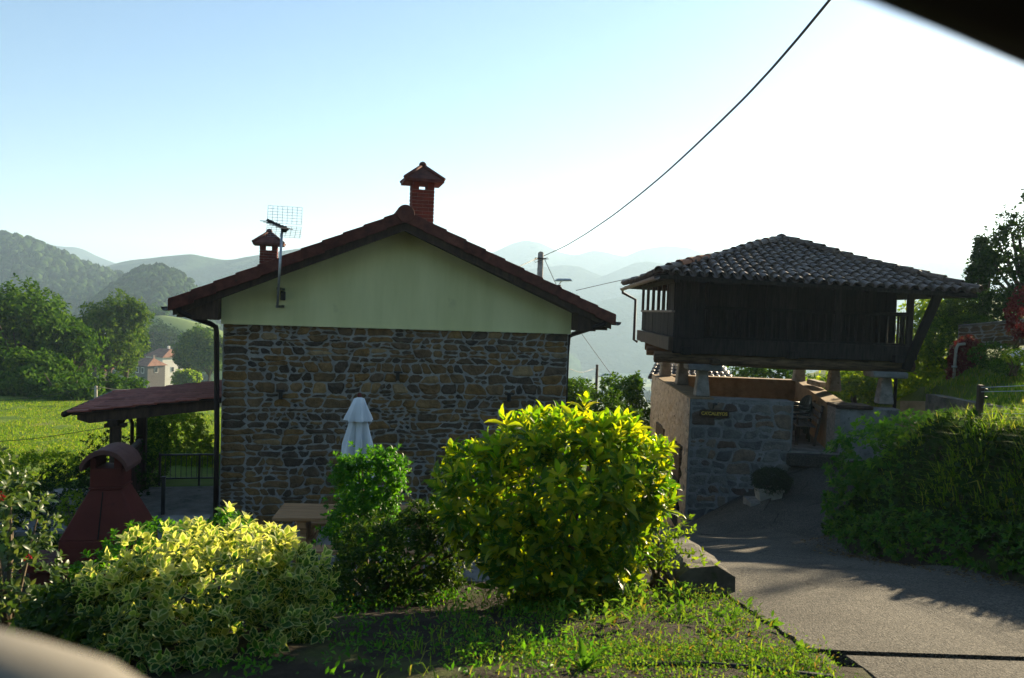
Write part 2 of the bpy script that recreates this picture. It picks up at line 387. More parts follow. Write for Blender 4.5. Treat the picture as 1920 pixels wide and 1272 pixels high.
def slab(name, ys, xl, xr, nx, thick, mat, dz=.012, kind='structure', jit=.02, parent=None):
    rows = []
    for j, y in enumerate(ys):
        a, b = xl[j], xr[j]
        a += random.uniform(-jit, jit)
        xs = np.linspace(a, b, nx); rows.append(np.stack([xs, np.full(nx, y), H(xs, np.full(nx, y)) + dz], -1))
    V = np.array(rows); n0 = len(ys)
    top = V.reshape(-1, 3); bot = top - [0, 0, thick]
    idx = np.arange(n0 * nx).reshape(n0, nx)
    f = [tuple(q) for q in np.stack([idx[:-1,:-1], idx[:-1,1:], idx[1:,1:], idx[1:,:-1]], -1).reshape(-1, 4)]
    N = n0 * nx
    edge = list(idx[0, :]) + list(idx[1:, -1]) + list(idx[-1, -2::-1]) + list(idx[-2:0:-1, 0])
    for k in range(len(edge)):
        a, b = int(edge[k]), int(edge[(k+1) % len(edge)]); f.append((a, a + N, b + N, b))
    me = bpy.data.meshes.new(name); me.from_pydata(np.concatenate([top, bot]).tolist(), [], [tuple(int(i) for i in q) for q in f]); me.materials.append(mat); me.shade_flat()
    o = inst(name, me, parent)
    if kind and not parent: tag(o, kind=kind)
    return o
# joint across the road: front slab nearer the camera, main slab beyond it
yj = 3.75
ys = np.concatenate([np.linspace(yj + .02, 8, 40), np.linspace(8.2, 29, 60)])
l, r = road_x(ys); r = r + .02
road = slab('road', ys, l, r, 14, .16, MT['asphalt'], .015)
ys = np.linspace(-7, yj - .02, 50); l, r = road_x(ys); l = l + .16 * np.clip((ys - 1) / 2.7, 0, 1)
slab('road_near_slab', ys, l, r + .02, 14, .16, MT['asphalt'], .004)

# concrete ramp up to the opening of the granary base, with its raised left edge
def strip(name, left, right, mat, n=14, m=8, thick=.25, label=None, cat=None, bumpy=0):
    L = [Vector(p) for p in left]; Rr = [Vector(p) for p in right]
    def samp(poly, t):
        s = t * (len(poly) - 1); i = min(int(s), len(poly) - 2); return poly[i].lerp(poly[i+1], s - i)
    V = []
    for i in range(n + 1):
        a, b = samp(L, i / n), samp(Rr, i / n)
        for j in range(m + 1):
            p = a.lerp(b, j / m)
            if bumpy: p = p + Vector((0, 0, bumpy * noise.noise(p * 1.7)))
            V.append(p)
    N = len(V); V2 = V + [p - Vector((0, 0, thick)) for p in V]
    f = []
    for i in range(n):
        for j in range(m):
            q = i * (m + 1) + j; f.append((q, q + 1, q + m + 2, q + m + 1))
    e = [j for j in range(m + 1)] + [i * (m + 1) + m for i in range(1, n + 1)] + [n * (m + 1) + j for j in range(m - 1, -1, -1)] + [i * (m + 1) for i in range(n - 1, 0, -1)]
    for k in range(len(e)):
        f.append((e[k], e[k] + N, e[(k+1) % len(e)] + N, e[(k+1) % len(e)]))
    o = MB().add(V2, f).build(name, mat)
    return o
ramp_l = [P(1404,1008,13.2), P(1425,960,14.4), P(1455,925,15.6), P(1484,868,16.9)]
ramp_r = [P(1640,1024,11.0), P(1680,965,12.4), P(1740,915,14.2), P(1790,838,17.0)]
tag(strip('ramp', ramp_l, ramp_r, MT['asphalt'], 16, 10, .5, bumpy=.03), kind='structure')
tag(strip('lower_slab', [P(1262,1000,14.2), P(1284,985,16.9)], [P(1402,1006,13.25), P(1478,880,16.85)], MT['asphalt'], 10, 6, .3, bumpy=.02), kind='structure')

# ------------------------------------------------------------------ hills and mountains
def hill_mat(name, cs, scale, meadow=None, bump=1.0, bd=4.0):
    m, nt, bs = _nt(name)
    geo = nt.nodes.new('ShaderNodeNewGeometry'); pos = geo.outputs['Position']
    c = _ramp(nt, _noise(nt, scale, 8, .68, pos).outputs[0], cs)
    if meadow:
        fcx = _ramp(nt, _noise(nt, meadow[1], 4, .55, pos).outputs[0], [(meadow[2], 0.), (meadow[2] + .03, 1.)]); c = _mix(nt, fcx, c, meadow[0])
    nt.links.new(c, bs.inputs['Base Color']); bs.inputs['Roughness'].default_value = 1; bs.inputs['Specular IOR Level'].default_value = 0
    b = nt.nodes.new('ShaderNodeBump'); b.inputs['Strength'].default_value = bump; b.inputs['Distance'].default_value = bd
    nt.links.new(_noise(nt, scale * 3, 8, .7, pos).outputs[0], b.inputs['Height']); nt.links.new(b.outputs[0], bs.inputs['Normal'])
    return m
WOOD = [(.3, (.022,.045,.016)), (.5, (.04,.08,.025)), (.7, (.07,.12,.035))]
MT['hill_near'] = hill_mat('hill_near', WOOD, .03, ((.13,.19,.05), .006, .62))
MT['hill_mid'] = hill_mat('hill_mid', WOOD, .012, ((.12,.17,.06), .0025, .6), bd=12)
MT['hill_far'] = hill_mat('hill_far', [(.3, (.03,.05,.03)), (.7, (.06,.09,.05))], .005, bd=25)
HILLS = {}
def hill(name, D, prof, width, mat, rough, base=-98, nx=150, ny=44, front=1.0):
    pxs = np.linspace(prof[0][0], prof[-1][0], nx)
    py = np.interp(pxs, [p[0] for p in prof], [p[1] for p in prof])
    # smooth the traced skyline a little, then add relief
    k = np.array([1, 2, 3, 2, 1]) / 9.; py = np.convolve(np.pad(py, 2, 'edge'), k, 'valid')
    V = np.zeros((ny, nx, 3))
    for i, (a, b) in enumerate(zip(pxs, py)):
        top = P(a, b, D)
        for j in range(ny):
            t = -1 + 2 * j / (ny - 1)
            Y = D + t * width * (front if t < 0 else 1)
            s = max(0., 1 - abs(t) ** 1.25)
            n_ = noise.fractal(Vector((top.x, Y, 3.)) * (3.2 / width), 1., 2.1, 6)
            x = top.x * (1 + .55 * (Y / D - 1))
            V[j, i] = (x, Y, base + (top.z - base) * s + n_ * rough * (top.z - base) * min(1, 2.2 * abs(t) + .05) * s ** .5)
    idx = np.arange(nx * ny).reshape(ny, nx)
    fq = np.stack([idx[:-1,:-1], idx[:-1,1:], idx[1:,1:], idx[1:,:-1]], -1).reshape(-1, 4)
    o = inst(name, np_mesh(name, V.reshape(-1, 3), fq, mat, True)); tag(o, kind='structure'); HILLS[name + str(D)] = V
    return V
hA = hill('hill', 700, [(-700,393),(-350,408),(-120,418),(0,444),(45,454),(80,468),(115,483),(150,503),(190,515),(240,527),(300,543),(380,573),(470,613),(560,653)], 330, MT['hill_near'], .16, nx=190, ny=60)
hB = hill('hill', 520, [(130,614),(175,574),(215,544),(250,521),(275,512),(300,510),(325,516),(345,528),(365,546),(395,570),(440,604),(520,654)], 150, MT['hill_near'], .14, base=-70)
hill('hill', 1300, [(-200,520),(60,510),(200,499),(235,488),(275,484),(315,480),(365,476),(388,484),(430,488),(470,479),(520,470),(600,462),(700,475),(820,468),(900,478),(960,510),(1010,560),(1050,620),(1080,660)], 450, MT['hill_mid'], .2)
hill('mountain', 2200, [(-300,470),(0,452),(60,450),(110,461),(150,463),(180,478),(220,494),(300,515),(420,540)], 560, MT['hill_far'], .15)
hill('mountain', 2500, [(820,500),(880,486),(930,470),(960,456),(985,450),(1010,455),(1050,474),(1080,478),(1110,468),(1135,471),(1170,480),(1205,466),(1250,459),(1290,462),(1330,480),(1380,500),(1450,530)], 620, MT['hill_far'], .16)
hill('mountain', 1900, [(860,540),(930,512),(990,503),(1050,496),(1085,500),(1130,520),(1160,505),(1190,492),(1215,488),(1260,496),(1330,520),(1450,540),(1600,560)], 430, MT['hill_far'], .2)
hill('mountain', 1500, [(980,610),(1040,592),(1090,575),(1140,560),(1190,552),(1260,545),(1350,550),(1500,560),(1700,580)], 300, MT['hill_mid'], .2)
hill('mountain', 2300, [(1560,540),(1640,512),(1700,496),(1740,490),(1790,489),(1830,500),(1880,520),(1990,545)], 500, MT['hill_far'], .15)
# ------------------------------------------------------------------ rubble masonry: every stone is a piece
def power_cells(seeds, w, W, Hh):
    cells = []
    for i, p in enumerate(seeds):
        d2 = ((seeds - p) ** 2).sum(1); nb = np.argsort(d2)[1:30]
        poly = [(0., 0.), (W, 0.), (W, Hh), (0., Hh)]
        for j in nb:
            q = seeds[j]; n = q - p; c = (q @ q - w[j] - p @ p + w[i]) / 2
            out = []
            for k in range(len(poly)):
                A, B = poly[k], poly[(k+1) % len(poly)]
                da, db = A[0]*n[0] + A[1]*n[1] - c, B[0]*n[0] + B[1]*n[1] - c
                if da <= 0: out.append(A)
                if da * db < 0:
                    t = da / (da - db); out.append((A[0] + (B[0]-A[0])*t, A[1] + (B[1]-A[1])*t))
            poly = out
            if len(poly) < 3: break
        cells.append(poly)
    return cells
def stones(parent, W, Hh, mp, course, wid, mortar, mat, proud=(.015, .05), limit=300, top=None, quoin=True, sq=.55):
    rng = random.Random(int(W * 100)); polys = []
    # wandering courses of roughly squared stones, some split into two or three smaller ones
    lines = [lambda x: 0.]; y = 0
    while y < Hh - course[0]:
        y += rng.uniform(*course); yy_, sd_, am = min(y, Hh), rng.uniform(0, 99), .55 * course[0]
        last = yy_ > Hh - course[0]
        lines.append((lambda x, a=yy_, s=sd_, m=am: a + m * (noise.noise(Vector((x * 2.3, s, 0))) + .5 * noise.noise(Vector((x * 6, s, 1))))) if not last else (lambda x: Hh))
        if last: break
    for lo, hi in zip(lines[:-1], lines[1:]):
        x = 0.; t0 = 0
        while x < W - .01:
            ww = rng.uniform(*wid) * rng.choice((.6, .8, 1, 1, 1.35))
            if quoin and (x < .1 or x > W - .5): ww = max(ww, .34) * 1.15
            x1 = min(W, x + ww)
            if W - x1 < wid[0] * .5: x1 = W
            t1 = 0 if x1 == W else rng.uniform(-.055, .055)
            bl, br, tl_, tr = (x - t0, lo(x)), (x1 - t1, lo(x1)), (x + t0, hi(x)), (x1 + t1, hi(x1)); xm = (x + x1) / 2
            hgt = hi(xm) - lo(xm); k = rng.random()
            if k < .27 and hgt > course[0] * 1.15:
                f0, f1, fm = (rng.uniform(.34, .66) for _ in range(3))
                ml = (bl[0] + (tl_[0]-bl[0])*f0, bl[1] + (tl_[1]-bl[1])*f0); mr = (br[0] + (tr[0]-br[0])*f1, br[1] + (tr[1]-br[1])*f1); mm = (xm, lo(xm) + hgt * (f0 + f1) / 2 + rng.uniform(-.012, .012))
                lower = [bl, (xm, lo(xm)), br, mr, mm, ml]; upper = [ml, mm, mr, tr, (xm, hi(xm)), tl_]
                for qd in (lower, upper):
                    if x1 - x > wid[0] * 1.5 and rng.random() < .35:
                        tt = rng.uniform(-.02, .02)
                        a_, b_ = (qd[1][0] - tt, qd[1][1]), (qd[4][0] + tt, qd[4][1])
                        polys += [[qd[0], a_, b_, qd[5]], [a_, qd[2], qd[3], b_]]
                    else: polys.append(qd)
            else: polys.append([bl, (xm, lo(xm)), br, tr, (xm, hi(xm)), tl_])
            x, t0 = x1, t1
    items = []
    for q in polys:
        cx = sum(p[0] for p in q) / len(q); cyy = sum(p[1] for p in q) / len(q)
        q2 = []
        for p in q:
            dd = math.dist(p, (cx, cyy)); s = max(.3, 1 - mortar * rng.uniform(.7, 1.6) / max(dd, .01))
            q2.append((cx + (p[0]-cx)*s, cyy + (p[1]-cyy)*s))
        ring = []
        for k in range(len(q2)):
            A, B = q2[k], q2[(k+1) % len(q2)]
            el = math.dist(A, B); cut = min(.42, rng.uniform(.02, .06) / max(el, .001))
            ts = [cut * rng.uniform(.6, 1.4)] + ([rng.uniform(.4, .6)] if el > .09 else []) + [1 - cut * rng.uniform(.6, 1.4)]
            for t in ts:
                ring.append((A[0]+(B[0]-A[0])*t + rng.uniform(-1, 1)*.008, A[1]+(B[1]-A[1])*t + rng.uniform(-1, 1)*.008))
        xs = [p[0] for p in ring]; zs = [p[1] for p in ring]
        if top and cyy > top(cx): continue
        area = (max(xs) - min(xs)) * (max(zs) - min(zs))
        if min(max(xs) - min(xs), max(zs) - min(zs)) < .04: continue
        n = len(ring); pr = rng.uniform(*proud)
        V = [mp(a, c, -.03) for a, c in ring] + [mp(a, c, pr * .45) for a, c in ring]
        V += [mp(cx + (a-cx)*.80, cyy + (c-cyy)*.80, pr * rng.uniform(.75, 1.2)) for a, c in ring]
        V.append(mp(cx + rng.uniform(-.02, .02), cyy, pr * rng.uniform(.8, 1.25)))
        Fs = []
        for lv in range(2):
            for k in range(n):
                k2 = (k+1) % n; Fs.append((lv*n+k, lv*n+k2, (lv+1)*n+k2, (lv+1)*n+k))
        for k in range(n): Fs.append((2*n+k, 2*n+(k+1) % n, 3*n))
        items.append((area, V, Fs))
    items.sort(key=lambda t: -t[0])
    for area, V, Fs in items[:limit]: MB().add(V, Fs).build('stone', mat, parent)
    if len(items) > limit:
        mb = MB()
        for area, V, Fs in items[limit:]: mb.add(V, Fs)
        tag(mb.build('small_stones', MT['stone_isl'], parent), kind='stuff')
    print('stones', len(items))
MT['stone_isl'] = pm('stone_isl', (.55,.55,.55), (1.25,1.2,1.15), 7, .9, .8, 28, .03, island=True, palette=[(0,(.068,.058,.047)),(.4,(.125,.09,.055)),(.75,(.20,.12,.05)),(1,(.25,.165,.072))])

# ------------------------------------------------------------------ stone house
ALPHA = math.atan(.242)
hO = P(410, 985, 13.0); hO.z = -3.74
hu = Vector((math.cos(ALPHA), math.sin(ALPHA), 0)); hv = Vector((-math.sin(ALPHA), math.cos(ALPHA), 0))
def hl(px, py, b):
    d = ray(px, py); t = (b + hO.dot(hv)) / d.dot(hv); p = d * t - hO
    return p.dot(hu), p.z
house = empty('house', hO, ALPHA, 'stone house with cream gable and red tiled roof beside the garden', 'house')
HW = hl(1066, 625, 0)[0]; HD = 10.0
CT = (hl(408, 603, 0)[1] + hl(1066, 625, 0)[1]) / 2
OV = -.45
aL, cL = hl(318, 560, OV); aR, cR = hl(1152, 590, OV); aM, cM = hl(760, 394, OV)
print('house', HW, CT, aL, cL, aR, cR, aM, cM)
def roof_c(a):
    return cL + (cM - cL) * (a - aL) / (aM - aL) if a < aM else cR + (cM - cR) * (a - aR) / (aM - aR)
gw = MB().box(0, HW, 0, .5, 0, CT).build('gable_wall', MT['mortar'], house)
stones(gw, HW, CT - .02, lambda a, c, p: (a, -p, c), (.085, .19), (.12, .36), .013, MT['stone'], (.006, .034))
# plaster gable
poly = [(-.03, CT), (HW + .03, CT), (HW + .03, roof_c(HW) - .30), (aM, cM - .30), (-.03, roof_c(0) - .30)]
gp = MB().prism(poly, lambda a, c: (a, -.045, c), lambda a, c: (a, .5, c)).build('plaster_gable', MT['plaster'], house)
MB().box(-.03, HW + .03, -.06, -.043, CT - .025, CT + .012).build('drip_edge', MT['plaster'], house)
for a0, a1, nm in ((0, .45, 'side_wall'), (HW - .45, HW, 'side_wall')):
    MB().box(a0, a1, .502, HD, 0, roof_c(a0 if a0 == 0 else a1) - .32).build(nm, MT['mortar'], house)
MB().prism([(0, 0), (HW, 0), (HW, roof_c(HW) - .3), (aM, cM - .3), (0, roof_c(0) - .3)], lambda a, c: (a, HD + .002, c), lambda a, c: (a, HD + .4, c)).build('back_wall', MT['mortar'], house)
# roof
roof = empty('roof', (0, 0, 0), 0, parent=house)
for (ae, ce, sgn) in ((aL, cL, 1), (aR, cR, -1)):
    poly = [(ae, ce - .08), (aM, cM - .08), (aM, cM - .29), (ae + sgn * .06, ce - .25)]
    MB().prism(poly, lambda a, c: (a, OV + .03, c), lambda a, c: (a, HD + .8, c)).build('roof_deck', MT['wood_dark'], roof)
    aw = 0 if sgn == 1 else HW
    poly = [(ae + sgn * .14, ce - .20), (aw - sgn * .012, roof_c(aw) - .31), (aw - sgn * .012, ce - .255), (ae + sgn * .30, ce - .255)]
    poly = [(ae + sgn * .10, ce - .252), (aw - sgn*.035, roof_c(aw) - .295), (aw - sgn*.035, ce - .31), (ae + sgn * .32, ce - .31), (ae + sgn * .32, ce - .285), (ae + sgn * .10, ce - .285)]
    MB().prism(poly, lambda a, c: (a, OV + .05, c), lambda a, c: (a, HD + .7, c)).build('eave_soffit', MT['wood_dark'], roof)
    # barge board under the verge tiles
    MB().prism([(ae + sgn * .05, ce - .16), (aM, cM - .16), (aM, cM - .34), (ae + sgn * .05, ce - .262)], lambda a, c: (a, OV - .002, c), lambda a, c: (a, OV + .028, c)).build('barge_board', MT['wood_dark'], roof)
    # verge tiles
    L = math.hypot(aM - ae, cM - ce); n = 11; dx, dz = (aM - ae) / L, (cM - ce) / L; ln = L / n
    for k in range(n):
        s0, s1 = k * ln - .02, (k + 1) * ln + .035
        up0, up1 = .012, -.012
        mb = MB(); q0 = (ae + dx * s0, ce + dz * s0); q1 = (ae + dx * s1, ce + dz * s1)
        def pt(q, o, b): return (q[0] - dz * o * sgn * (1 if sgn == 1 else 1), b, q[1] + abs(dx) * o)
        hgt, wd = random.uniform(.185, .2), .2
        V = []
        for q, uo in ((q0, up0), (q1, up1)):
            for o, b in ((uo, OV - .05), (uo, OV + wd), (uo - .04, OV + wd), (uo - .04, OV - .022), (uo - hgt, OV - .022), (uo - hgt, OV - .05)):
                V.append((q[0], b, q[1] + o))
        Fq = [(0,1,2,3),(0,3,4,5),(6,9,8,7),(6,11,10,9)] + [(i, 6+i, 6+(i+1) % 6, (i+1) % 6) for i in range(6)]
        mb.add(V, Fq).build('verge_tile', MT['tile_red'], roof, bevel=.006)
    # field tiles: overlapping rows of rolls
    nb = int((HD + .8 - OV - .2) / .035); ns = int(L / .36)
    V = []; rows = []
    for k in range(ns):
        for s, o in ((k * .36, .03), (k * .36 + .37, .0)):
            s = min(s, L)
            rows.append((s, o))
    arr = np.zeros((len(rows), nb + 1, 3))
    for i, (s, o) in enumerate(rows):
        bb = OV + .16 + np.arange(nb + 1) * .035
        arr[i, :, 0] = ae + dx * s; arr[i, :, 1] = bb; arr[i, :, 2] = ce + dz * s + o - .055 + .03 * np.abs(np.sin(np.arange(nb + 1) * .035 / .24 * math.pi))
    ii = np.arange(len(rows) * (nb + 1)).reshape(len(rows), nb + 1)
    fq = np.stack([ii[:-1,:-1], ii[:-1,1:], ii[1:,1:], ii[1:,:-1]], -1).reshape(-1, 4)
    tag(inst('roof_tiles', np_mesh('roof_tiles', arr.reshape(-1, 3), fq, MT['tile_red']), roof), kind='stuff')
    # gutter and downpipe
    gx = ae - sgn * .05
    gu = MB(); prof = [(math.cos(t) * .062, math.sin(t) * .062) for t in np.linspace(math.pi, 2 * math.pi, 9)]
    prof2 = prof + [(x * .86, z * .86) for x, z in prof[::-1]]
    gu.prism(prof2, lambda x, z: (gx + x, OV - .06, ce - .13 + z), lambda x, z: (gx + x, HD + .8, ce - .13 + z))
    gu.build('gutter', MT['metal_brown'], roof)
rt = MB()
def half_tile(r0, r1, L, n=7, th=.014, flat=1.0):
    V = []
    for y, r in ((0, r0), (L, r1)):
        for rr in (r, r - th):
            for k in range(n + 1):
                t = math.pi * k / n; V.append((math.cos(t) * rr, y, math.sin(t) * rr * flat))
    m = n + 1; Fq = []
    for k in range(n):
        Fq += [(k, k+1, 2*m+k+1, 2*m+k), (m+k, 3*m+k, 3*m+k+1, m+k+1), (k, m+k, m+k+1, k+1), (2*m+k, 2*m+k+1, 3*m+k+1, 3*m+k)]
    Fq += [(0, 2*m, 3*m, m), (n, m+n, 3*m+n, 2*m+n)]
    return MB().add(V, Fq)
rme = half_tile(.145, .13, .46).mesh('ridge_tile', MT['tile_red'])
b = OV - .06
while b < HD + .5:
    inst('ridge_tile', rme, roof, (aM, b, cM - .065), (random.uniform(-.01, .02), 0, 0)); b += .40
cap = MB(); prof = [(math.cos(t) * .15, math.sin(t) * .15) for t in np.linspace(-.1, math.pi + .1, 13)] + [(-.125, -.06), (-.07, -.13), (0, -.15), (.07, -.13), (.125, -.06)]
cap.prism(prof, lambda x, z: (aM + x, OV - .085, cM - .07 + z), lambda x, z: (aM + x, OV - .05, cM - .07 + z)).build('ridge_end', MT['tile_red'], roof, bevel=.008)
# downpipes
def pipe(pts, tail):
    q = []
    for px, py, b in pts:
        a, c = hl(px, py, b); q.append((a, b, c))
    MB().tube(q + tail, .042, 10).build('downpipe', MT['metal_brown'], house, True)
pipe([(333, 568, -.44), (334, 578, -.44), (338, 585, -.44), (347, 590, -.43), (396, 608, -.12), (404, 613, -.09), (406, 622, -.08)], [(-.05, -.08, 1.5), (-.04, -.08, .02)])
pipe([(1135, 598, -.44), (1134, 605, -.44), (1128, 610, -.44), (1118, 613, -.42), (1074, 627, .0), (1066, 632, .12)], [(HW + .05, .2, CT - .4), (HW + .05, .2, .02)])
# small black wall lamps on the stonework
for (px, py) in ((746, 705), (526, 740), (955, 745)):
    a, c = hl(px, py, -.08)
    MB().box(a - .07, a + .07, -.16, -.02, c + .05, c + .075).box(a - .03, a + .03, -.08, -.02, c - .08, c + .05).build('wall_lamp', MT['metal_black'], house, bevel=.006)
# chimneys
brm = MB().box(-.105, .105, -.05, .05, 0, .055).mesh('brick', MT['brick'], bevel=.004)
def chimney(a, b, c0, c1, w=.42, cap_w=.37):
    ch = empty('chimney', (a, b, c0), 0, parent=house)
    nC = int((c1 - c0) / .066)
    hw = w / 2
    MB().box(-hw + .014, hw - .014, -hw + .014, hw - .014, -.2, nC * .066).build('flue', MT['joint'], ch)
    for k in range(nC):
        z = k * .066; ro = (k % 2) * math.pi / 2
        for sx, sy, rz in ((-.107, -hw + .05, 0), (.107, -hw + .05, 0), (-.107, hw - .05, 0), (.107, hw - .05, 0), (-hw + .05, 0, 1), (hw - .05, 0, 1)):
            x, y = sx * math.cos(ro) - sy * math.sin(ro), sx * math.sin(ro) + sy * math.cos(ro)
            inst('brick', brm, ch, (x, y, z), (0, 0, rz * math.pi / 2 + ro))
    z = nC * .066; hh = .16
    for sx in (-1, 1):
        for sy in (-1, 1):
            MB().box(sx * hw - (sx > 0) * .13, sx * hw + (sx < 0) * .13, sy * hw - (sy > 0) * .13, sy * hw + (sy < 0) * .13, z, z + hh).build('pier', MT['brick'], ch, bevel=.004)
    e = cap_w; zz = z + hh
    MB().add([(-e,-e,zz-.03),(e,-e,zz-.03),(e,e,zz-.03),(-e,e,zz-.03),(-e,-e,zz+.02),(e,-e,zz+.02),(e,e,zz+.02),(-e,e,zz+.02),(0,0,zz+.31)],
             [(0,3,2,1),(0,1,5,4),(1,2,6,5),(2,3,7,6),(3,0,4,7),(4,5,8),(5,6,8),(6,7,8),(7,4,8)]).build('cap', MT['tile_red'], ch)
    for sx, sy in ((-1,-1),(1,-1),(1,1),(-1,1)):
        MB().tube([(sx * e, sy * e, zz + .025), (0, 0, zz + .315)], [.035, .045], 7).build('hip_tile', MT['tile_red'], ch, True)
    MB().lathe([(.02, 0), (.07, .03), (.075, .06), (.05, .1), (.01, .115)], (0, 0, zz + .28), 10).build('finial', MT['tile_red'], ch, True)
bb = 1.6
a0 = hl(790, 400, bb)[0]; ctop = hl(790, 337, bb)[1]
chimney(a0, bb, roof_c(a0) - .15, ctop - .16)
bb = 7.4
a0 = hl(504, 480, bb)[0]; ctop = hl(504, 455, bb)[1]
chimney(a0, bb, roof_c(a0) - .15, ctop - .16)

# antenna on the gable
a0, c0 = hl(520, 575, -.62); a1, c1 = hl(529, 432, -.66)
ant = empty('antenna', hO + hu * a0 - hv * .62 + Vector((0, 0, c0)), ALPHA, 'wire grid television antenna on a mast fixed to the cream gable', 'antenna')
mx = a1 - a0; mz = c1 - c0
MB().tube([(0, 0, -.02), (mx, -.03, mz + .04)], .02, 8).build('mast', MT['galv'], ant, True)
MB().bar((0, 0, .0), (0.06, .57, 0), .05, .04).build('bracket', MT['metal_black'], ant); MB().bar((mx * .2, 0, .28), (.06, .57, .28), .05, .04).build('bracket', MT['metal_black'], ant)
MB().box(.02, .10, .42, .56, .1, .25).build('amplifier', MT['metal_black'], ant, bevel=.01)
grid = MB(); gw_, gh = .52, .30
cx, cz = mx + .03, mz + .07
def rp(u, w):                 # two reflector panels meeting in an obtuse V
    return (cx + u, -.02 + abs(w) * .35 + .05, cz + w + .02)
for i in range(8):
    u = -gw_ / 2 + gw_ * i / 7
    for s in (-1, 1): grid.tube([rp(u, .02 * s), rp(u - (.03 if s < 0 else 0), gh * (1 if s > 0 else .62) * s)], .0032, 4)
for s in (-1, 1):
    for j in range(7):
        w = .02 * s + (gh * (1 if s > 0 else .62) - .02) * s * j / 6
        grid.tube([rp(-gw_ / 2, w), rp(gw_ / 2, w)], .003, 4)
grid.build('reflector_grid', MT['galv'], ant)
dip = MB()
for i in range(7):
    t = i / 6; dip.tube([(cx - .36 + .05 * i, -.10 - .05 * i, cz + .10 - .02 * i - .05), (cx - .16 + .05 * i, -.04 - .02 * i, cz + .11 - .02 * i - .05)], .006, 5)
dip.bar((cx - .26, -.09, cz + .075), (cx + .06, -.02, cz - .06), .10, .03)
dip.build('dipole_array', MT['metal_black'], ant)
MB().box(cx - .04, cx + .04, -.06, .04, cz - .10, cz).build('clamp', MT['metal_black'], ant, bevel=.008)

# ------------------------------------------------------------------ lean-to porch on the left of the house
porch = empty('porch', hO, ALPHA, 'open porch with red tiled lean-to roof and wooden posts against the stone house', 'porch')
b0, b1 = .15, 3.3
ar_, cr_ = -.06, hl(400, 743, b0)[1] + .0
al_, cl_ = hl(127, 772, b0)
print('porch', ar_, cr_, al_, cl_)
sl_ = (cr_ - cl_) / (ar_ - al_)
def pc(a): return cl_ + sl_ * (a - al_)
MB().prism([(al_ + .05, pc(al_ + .05) - .05), (ar_, cr_ - .05), (ar_, cr_ - .075), (al_ + .05, pc(al_ + .05) - .075)], lambda a, c: (a, b0 + .02, c), lambda a, c: (a, b1 - .02, c)).build('roof_deck', MT['wood_dark'], porch)
for bb in (b0 + .06, b1 - .1):
    MB().prism([(al_ + .12, pc(al_ + .12) - .078), (ar_, cr_ - .078), (ar_, cr_ - .23), (al_ + .3, pc(al_ + .3) - .23), (al_ + .12, pc(al_ + .12) - .15)], lambda a, c: (a, bb, c), lambda a, c: (a, bb + .09, c)).build('rafter', MT['wood_dark'], porch)
for bb in np.linspace(b0 + .75, b1 - .7, 3):
    MB().bar((al_ + .12, bb, pc(al_ + .12) - .14), (ar_, bb, cr_ - .14), .08, .12).build('rafter', MT['wood_dark'], porch)
nrow, ncol = 7, 10
wl = (ar_ - al_) / nrow; wb = (b1 - b0) / ncol
V = []; m = 6
tl = MB()
tv = []
for x, z0 in ((-.02, .034), (wl + .02, .012)):
    for k in range(m + 1):
        t = k / m; zz = .016 * math.sin(t * math.pi * 2)
        tv.append((x, t * wb, z0 + zz))
N = len(tv); tv += [(x, y, z - .018) for x, y, z in tv]
tf = [(k, k+1, m+2+k, m+1+k) for k in range(m)] + [(N+k, N+m+1+k, N+m+2+k, N+k+1) for k in range(m)] + [(k, N+k, N+k+1, k+1) for k in range(m)]
tf += [(m+1+k, m+2+k, N+m+2+k, N+m+1+k) for k in range(m)] + [(0, m+1, N+m+1, N), (m, N+m, N+2*m+1, 2*m+1)]
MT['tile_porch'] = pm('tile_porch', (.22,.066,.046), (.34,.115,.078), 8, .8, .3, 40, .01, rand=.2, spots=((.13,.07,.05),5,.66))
tme = tl.add(tv, tf).mesh('roof_tile', MT['tile_porch'])
for i in range(nrow):
    for j in range(ncol):
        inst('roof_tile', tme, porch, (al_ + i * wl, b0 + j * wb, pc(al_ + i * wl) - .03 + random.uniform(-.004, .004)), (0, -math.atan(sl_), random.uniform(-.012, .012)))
MB().tube([(al_ - .04, b0 - .04, pc(al_) - .04), (al_ - .04, b1 + .05, pc(al_) - .04)], .05, 8).build('gutter', MT['metal_brown'], porch, True)
def hl2(px, py, b): return hl(px, py, b)
pa = hl(217, 800, b0 + .25)[0]; pb_ = hl(266, 800, b1 - .5)[0]
for a, b, w in ((pa, b0 + .25, .15), (pb_, b1 - .5, .17)):
    MB().box(a - w/2, a + w/2, b - w/2, b + w/2, .0, pc(a) - .30).build('post', MT['wood_dark'], porch, bevel=.008)
    MB().box(a - .16, a + .16, b - .09, b + .09, pc(a) - .36, pc(a) - .30).build('capital', MT['wood_dark'], porch, bevel=.01)
MB().bar((pa, b0, pc(pa) - .26), (pb_, b1, pc(pb_) - .26), .14, .10).build('beam', MT['wood_dark'], porch)
pts = [(pa + .02 + .55 * math.sin(t), b0 + .25 + .75 * math.sin(t), pc(pa) - .85 + .5 * (1 - math.cos(t)) ) for t in np.linspace(0, 1.5, 7)]
ax_ = pb_ - .12
MB().tube([(ax_, b1 - .75, 0.9), (ax_, b1 - .75, pc(pa) - .62), (ax_ - .04, b1 - .9, pc(pa) - .42), (ax_ - .22, b1 - 1.1, pc(pa) - .31), (pa + .05, b0 + .5, pc(pa) - .30)], .035, 8).build('brace', MT['wood_dark'], porch, True)
MB().bar((pa, b0 + .3, .98), (pb_, b1 - .55, .98), .08, .05).build('handrail', MT['wood_grey'], porch)
